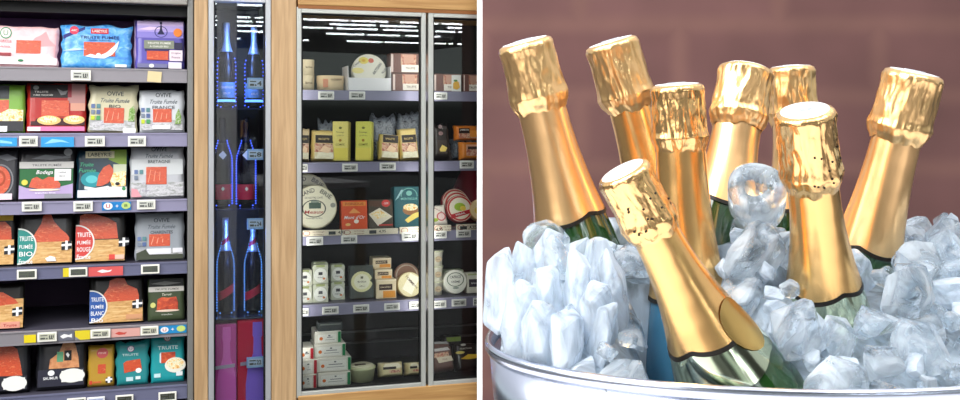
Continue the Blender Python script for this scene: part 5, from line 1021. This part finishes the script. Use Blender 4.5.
def chunk_mesh(name, dims, seed, npt=16, m=None):
    rnd = random.Random(seed); bm = bmesh.new()
    for _ in range(npt):
        v = Vector((rnd.gauss(0, 1), rnd.gauss(0, 1), rnd.gauss(0, 1))).normalized()
        k = max(abs(v.x), abs(v.y), abs(v.z)); v = v*(.55+.45/k*.8)
        bm.verts.new((v.x*dims[0]/2, v.y*dims[1]/2, v.z*dims[2]/2))
    r = bmesh.ops.convex_hull(bm, input=list(bm.verts)); 
    bmesh.ops.delete(bm, geom=[g for g in r['geom_interior'] if isinstance(g, bmesh.types.BMVert)], context='VERTS')
    bmesh.ops.dissolve_limit(bm, angle_limit=.25, verts=bm.verts, edges=bm.edges)
    bmesh.ops.bevel(bm, geom=list(bm.edges), offset=min(dims)*.05, segments=1, affect='EDGES', clamp_overlap=True)
    for v in bm.verts:
        if v.co.length > max(dims)*.75: v.co *= max(dims)*.75/v.co.length
    for v in bm.verts: v.co += v.co.normalized()*min(dims)*.03*noise.noise(v.co*90+Vector((seed, 0, 0)))
    bmesh.ops.recalc_face_normals(bm, faces=bm.faces); me = bpy.data.meshes.new(name); bm.to_mesh(me); bm.free(); me.materials.append(m)
    return me
meshes = []
for i in range(14):
    dd = [random.uniform(.022, .040) for _ in range(3)]; meshes.append((chunk_mesh('ice_chunk', dd, i+1, 18, ICEC if i % 3 else ICEW), max(dd)/2))
small = []
for i in range(8):
    dd = [random.uniform(.010, .018) for _ in range(3)]; small.append((chunk_mesh('ice_chip', dd, i+50, 14, ICEC if i % 2 else ICEW), max(dd)/2))
def free(p, r):
    for (A, ax, L, rad) in BOT:
        s_ = (p-A).dot(ax)
        if -r < s_ < L+r:
            if ((p-A)-ax*s_).length < rad(max(0, min(L, s_)))+r*.75: return False
    pr_ = (480+p.x/p.y*FPX, HOR+(H-p.z)/p.y*FPX)
    if p.y < .6 and 640 < pr_[0]+r*800 and pr_[0]-r*800 < 690+max(0, pr_[1]-290)*1.3: return False      # nothing lies in front of the front bottle
    if p.y < .655 and 630 < pr_[0] < 700 and pr_[1] > 285: return False
    return True
placed = []
def put_ice(p, me, r, label, group, name, chk=.62):
    if not free(p, r): return None
    for (q_, r2) in placed:
        if (p-q_).length < (r+r2)*chk: return None
    placed.append((p, r))
    o = bpy.data.objects.new(name, me); COL.objects.link(o); o.location = p; o.rotation_euler = (random.uniform(0, 6.28), random.uniform(0, 6.28), random.uniform(0, 6.28))
    tag(o, label, 'ice chunk', group); return o
# singled out pieces
def ring_ice(p, r, Lg, label, aim):
    bm = bmesh.new(); lathe(bm, [(r*.42, -Lg/2), (r*.86, -Lg/2), (r, -Lg/2*.8), (r*1.02, 0), (r, Lg/2*.8), (r*.86, Lg/2), (r*.42, Lg/2), (r*.36, 0), (r*.42, -Lg/2)], 36, None, lambda r_, z, a: r_*(1+.04*math.sin(3*a+z*80)))
    bmesh.ops.remove_doubles(bm, verts=bm.verts, dist=1e-7)
    bm.faces.ensure_lookup_table()
    o = build('ice_cylinder', bm, ICEC, None, True); o.location = p; o.rotation_mode = 'QUATERNION'; o.rotation_quaternion = Vector(aim).to_track_quat('Z', 'Y'); tag(o, label, 'ice chunk'); placed.append((Vector(p), r*1.0)); return o
ring_ice(Pt(757, 197, .64), .018, .034, 'rounded hollow ice cylinder standing highest between the two middle bottles', (-.25, -.75, .45))
def big(px, py, Y, dims, label, seed, m, rot=(0, 0, 0)):
    me = chunk_mesh('ice_block', dims, seed, 22, m); o = bpy.data.objects.new('ice_block', me); COL.objects.link(o); o.location = Pt(px, py, Y); o.rotation_euler = rot; tag(o, label, 'ice chunk'); placed.append((o.location.copy(), min(dims)*.5)); return o
shard = [chunk_mesh('ice_shard', (random.uniform(.022, .032), random.uniform(.020, .026), random.uniform(.055, .070)), 200+i, 22, ICEW) for i in range(5)]
k_ = 0
for (px, py, Y) in ((502, 288, .645), (524, 272, .66), (520, 318, .61), (548, 262, .665), (545, 305, .615), (572, 292, .61), (566, 338, .585), (596, 275, .635), (600, 318, .60), (614, 288, .62), (604, 345, .592), (580, 262, .66), (540, 338, .595)):
    o = bpy.data.objects.new('ice_shard', shard[k_ % 5]); COL.objects.link(o); o.location = Pt(px, py+3, Y); k_ += 1
    o.rotation_euler = (random.uniform(-.25, .25), random.uniform(-.3, .3), random.uniform(0, 6.28)); placed.append((o.location.copy(), .018))
    tag(o, 'tall cloudy ice shard standing in the mound left of the front bottle', 'ice chunk', 'tall cloudy ice shards, left mound')
big(545, 240, .675, (.040, .03, .03), 'clear ice block on top of the left mound', 104, ICEC, (.3, 0, .5))
big(948, 243, .70, (.034, .03, .038), 'upright clear ice chunk highest at the right picture edge', 105, ICEC, (.1, .5, 0))
big(757, 255, .62, (.045, .036, .05), 'clear ice chunk below the hollow cylinder', 106, ICEC, (.4, .2, .6))
big(800, 330, .555, (.040, .03, .04), 'clear cracked ice chunk in front of the upright bottle', 107, ICEC, (.6, .1, .2))
big(905, 295, .60, (.055, .04, .045), 'wide clear ice chunk right of the upright bottle', 108, ICEC, (.2, .2, .9))
n_big = 0
for it in range(6000):
    a = random.uniform(0, 2*PI); k = math.sqrt(random.random())*.9; x, y = oval(a, k); me, r = random.choice(meshes)
    z = ih(x, y)+random.uniform(-.006, .010)
    if k > .86: z -= .004
    if y < BY-BAF*.80: z = min(z, RIMZ+.004)
    reg = 'left' if x < .11 else ('middle' if x < .21 else 'right')
    if put_ice(Vector((x, y, z)), me, r, {'left': 'loose ice chunk in the mound left of the front bottle', 'middle': 'loose ice chunk in the middle of the bucket between the bottles', 'right': 'loose ice chunk in the heap right of the upright bottle'}[reg], 'loose ice chunks, '+reg+' heap', 'ice_chunk', .66): n_big += 1
    if n_big >= 150: break
n_s = 0
for it in range(6000):
    a = random.uniform(0, 2*PI); k = math.sqrt(random.random())*.9; x, y = oval(a, k); me, r = random.choice(small); z = ih(x, y)+random.uniform(.0, .014)
    if y < BY-BAF*.80: z = min(z, RIMZ+.004)
    reg = 'left' if x < .11 else ('middle' if x < .21 else 'right')
    if put_ice(Vector((x, y, z)), me, r, {'left': 'small ice chip in the mound left of the front bottle', 'middle': 'small ice chip in the middle of the bucket between the bottles', 'right': 'small ice chip in the heap right of the upright bottle'}[reg], 'small ice chips, '+reg+' heap', 'ice_chip', .6): n_s += 1
    if n_s >= 70: break
print('ICE', n_big, n_s)
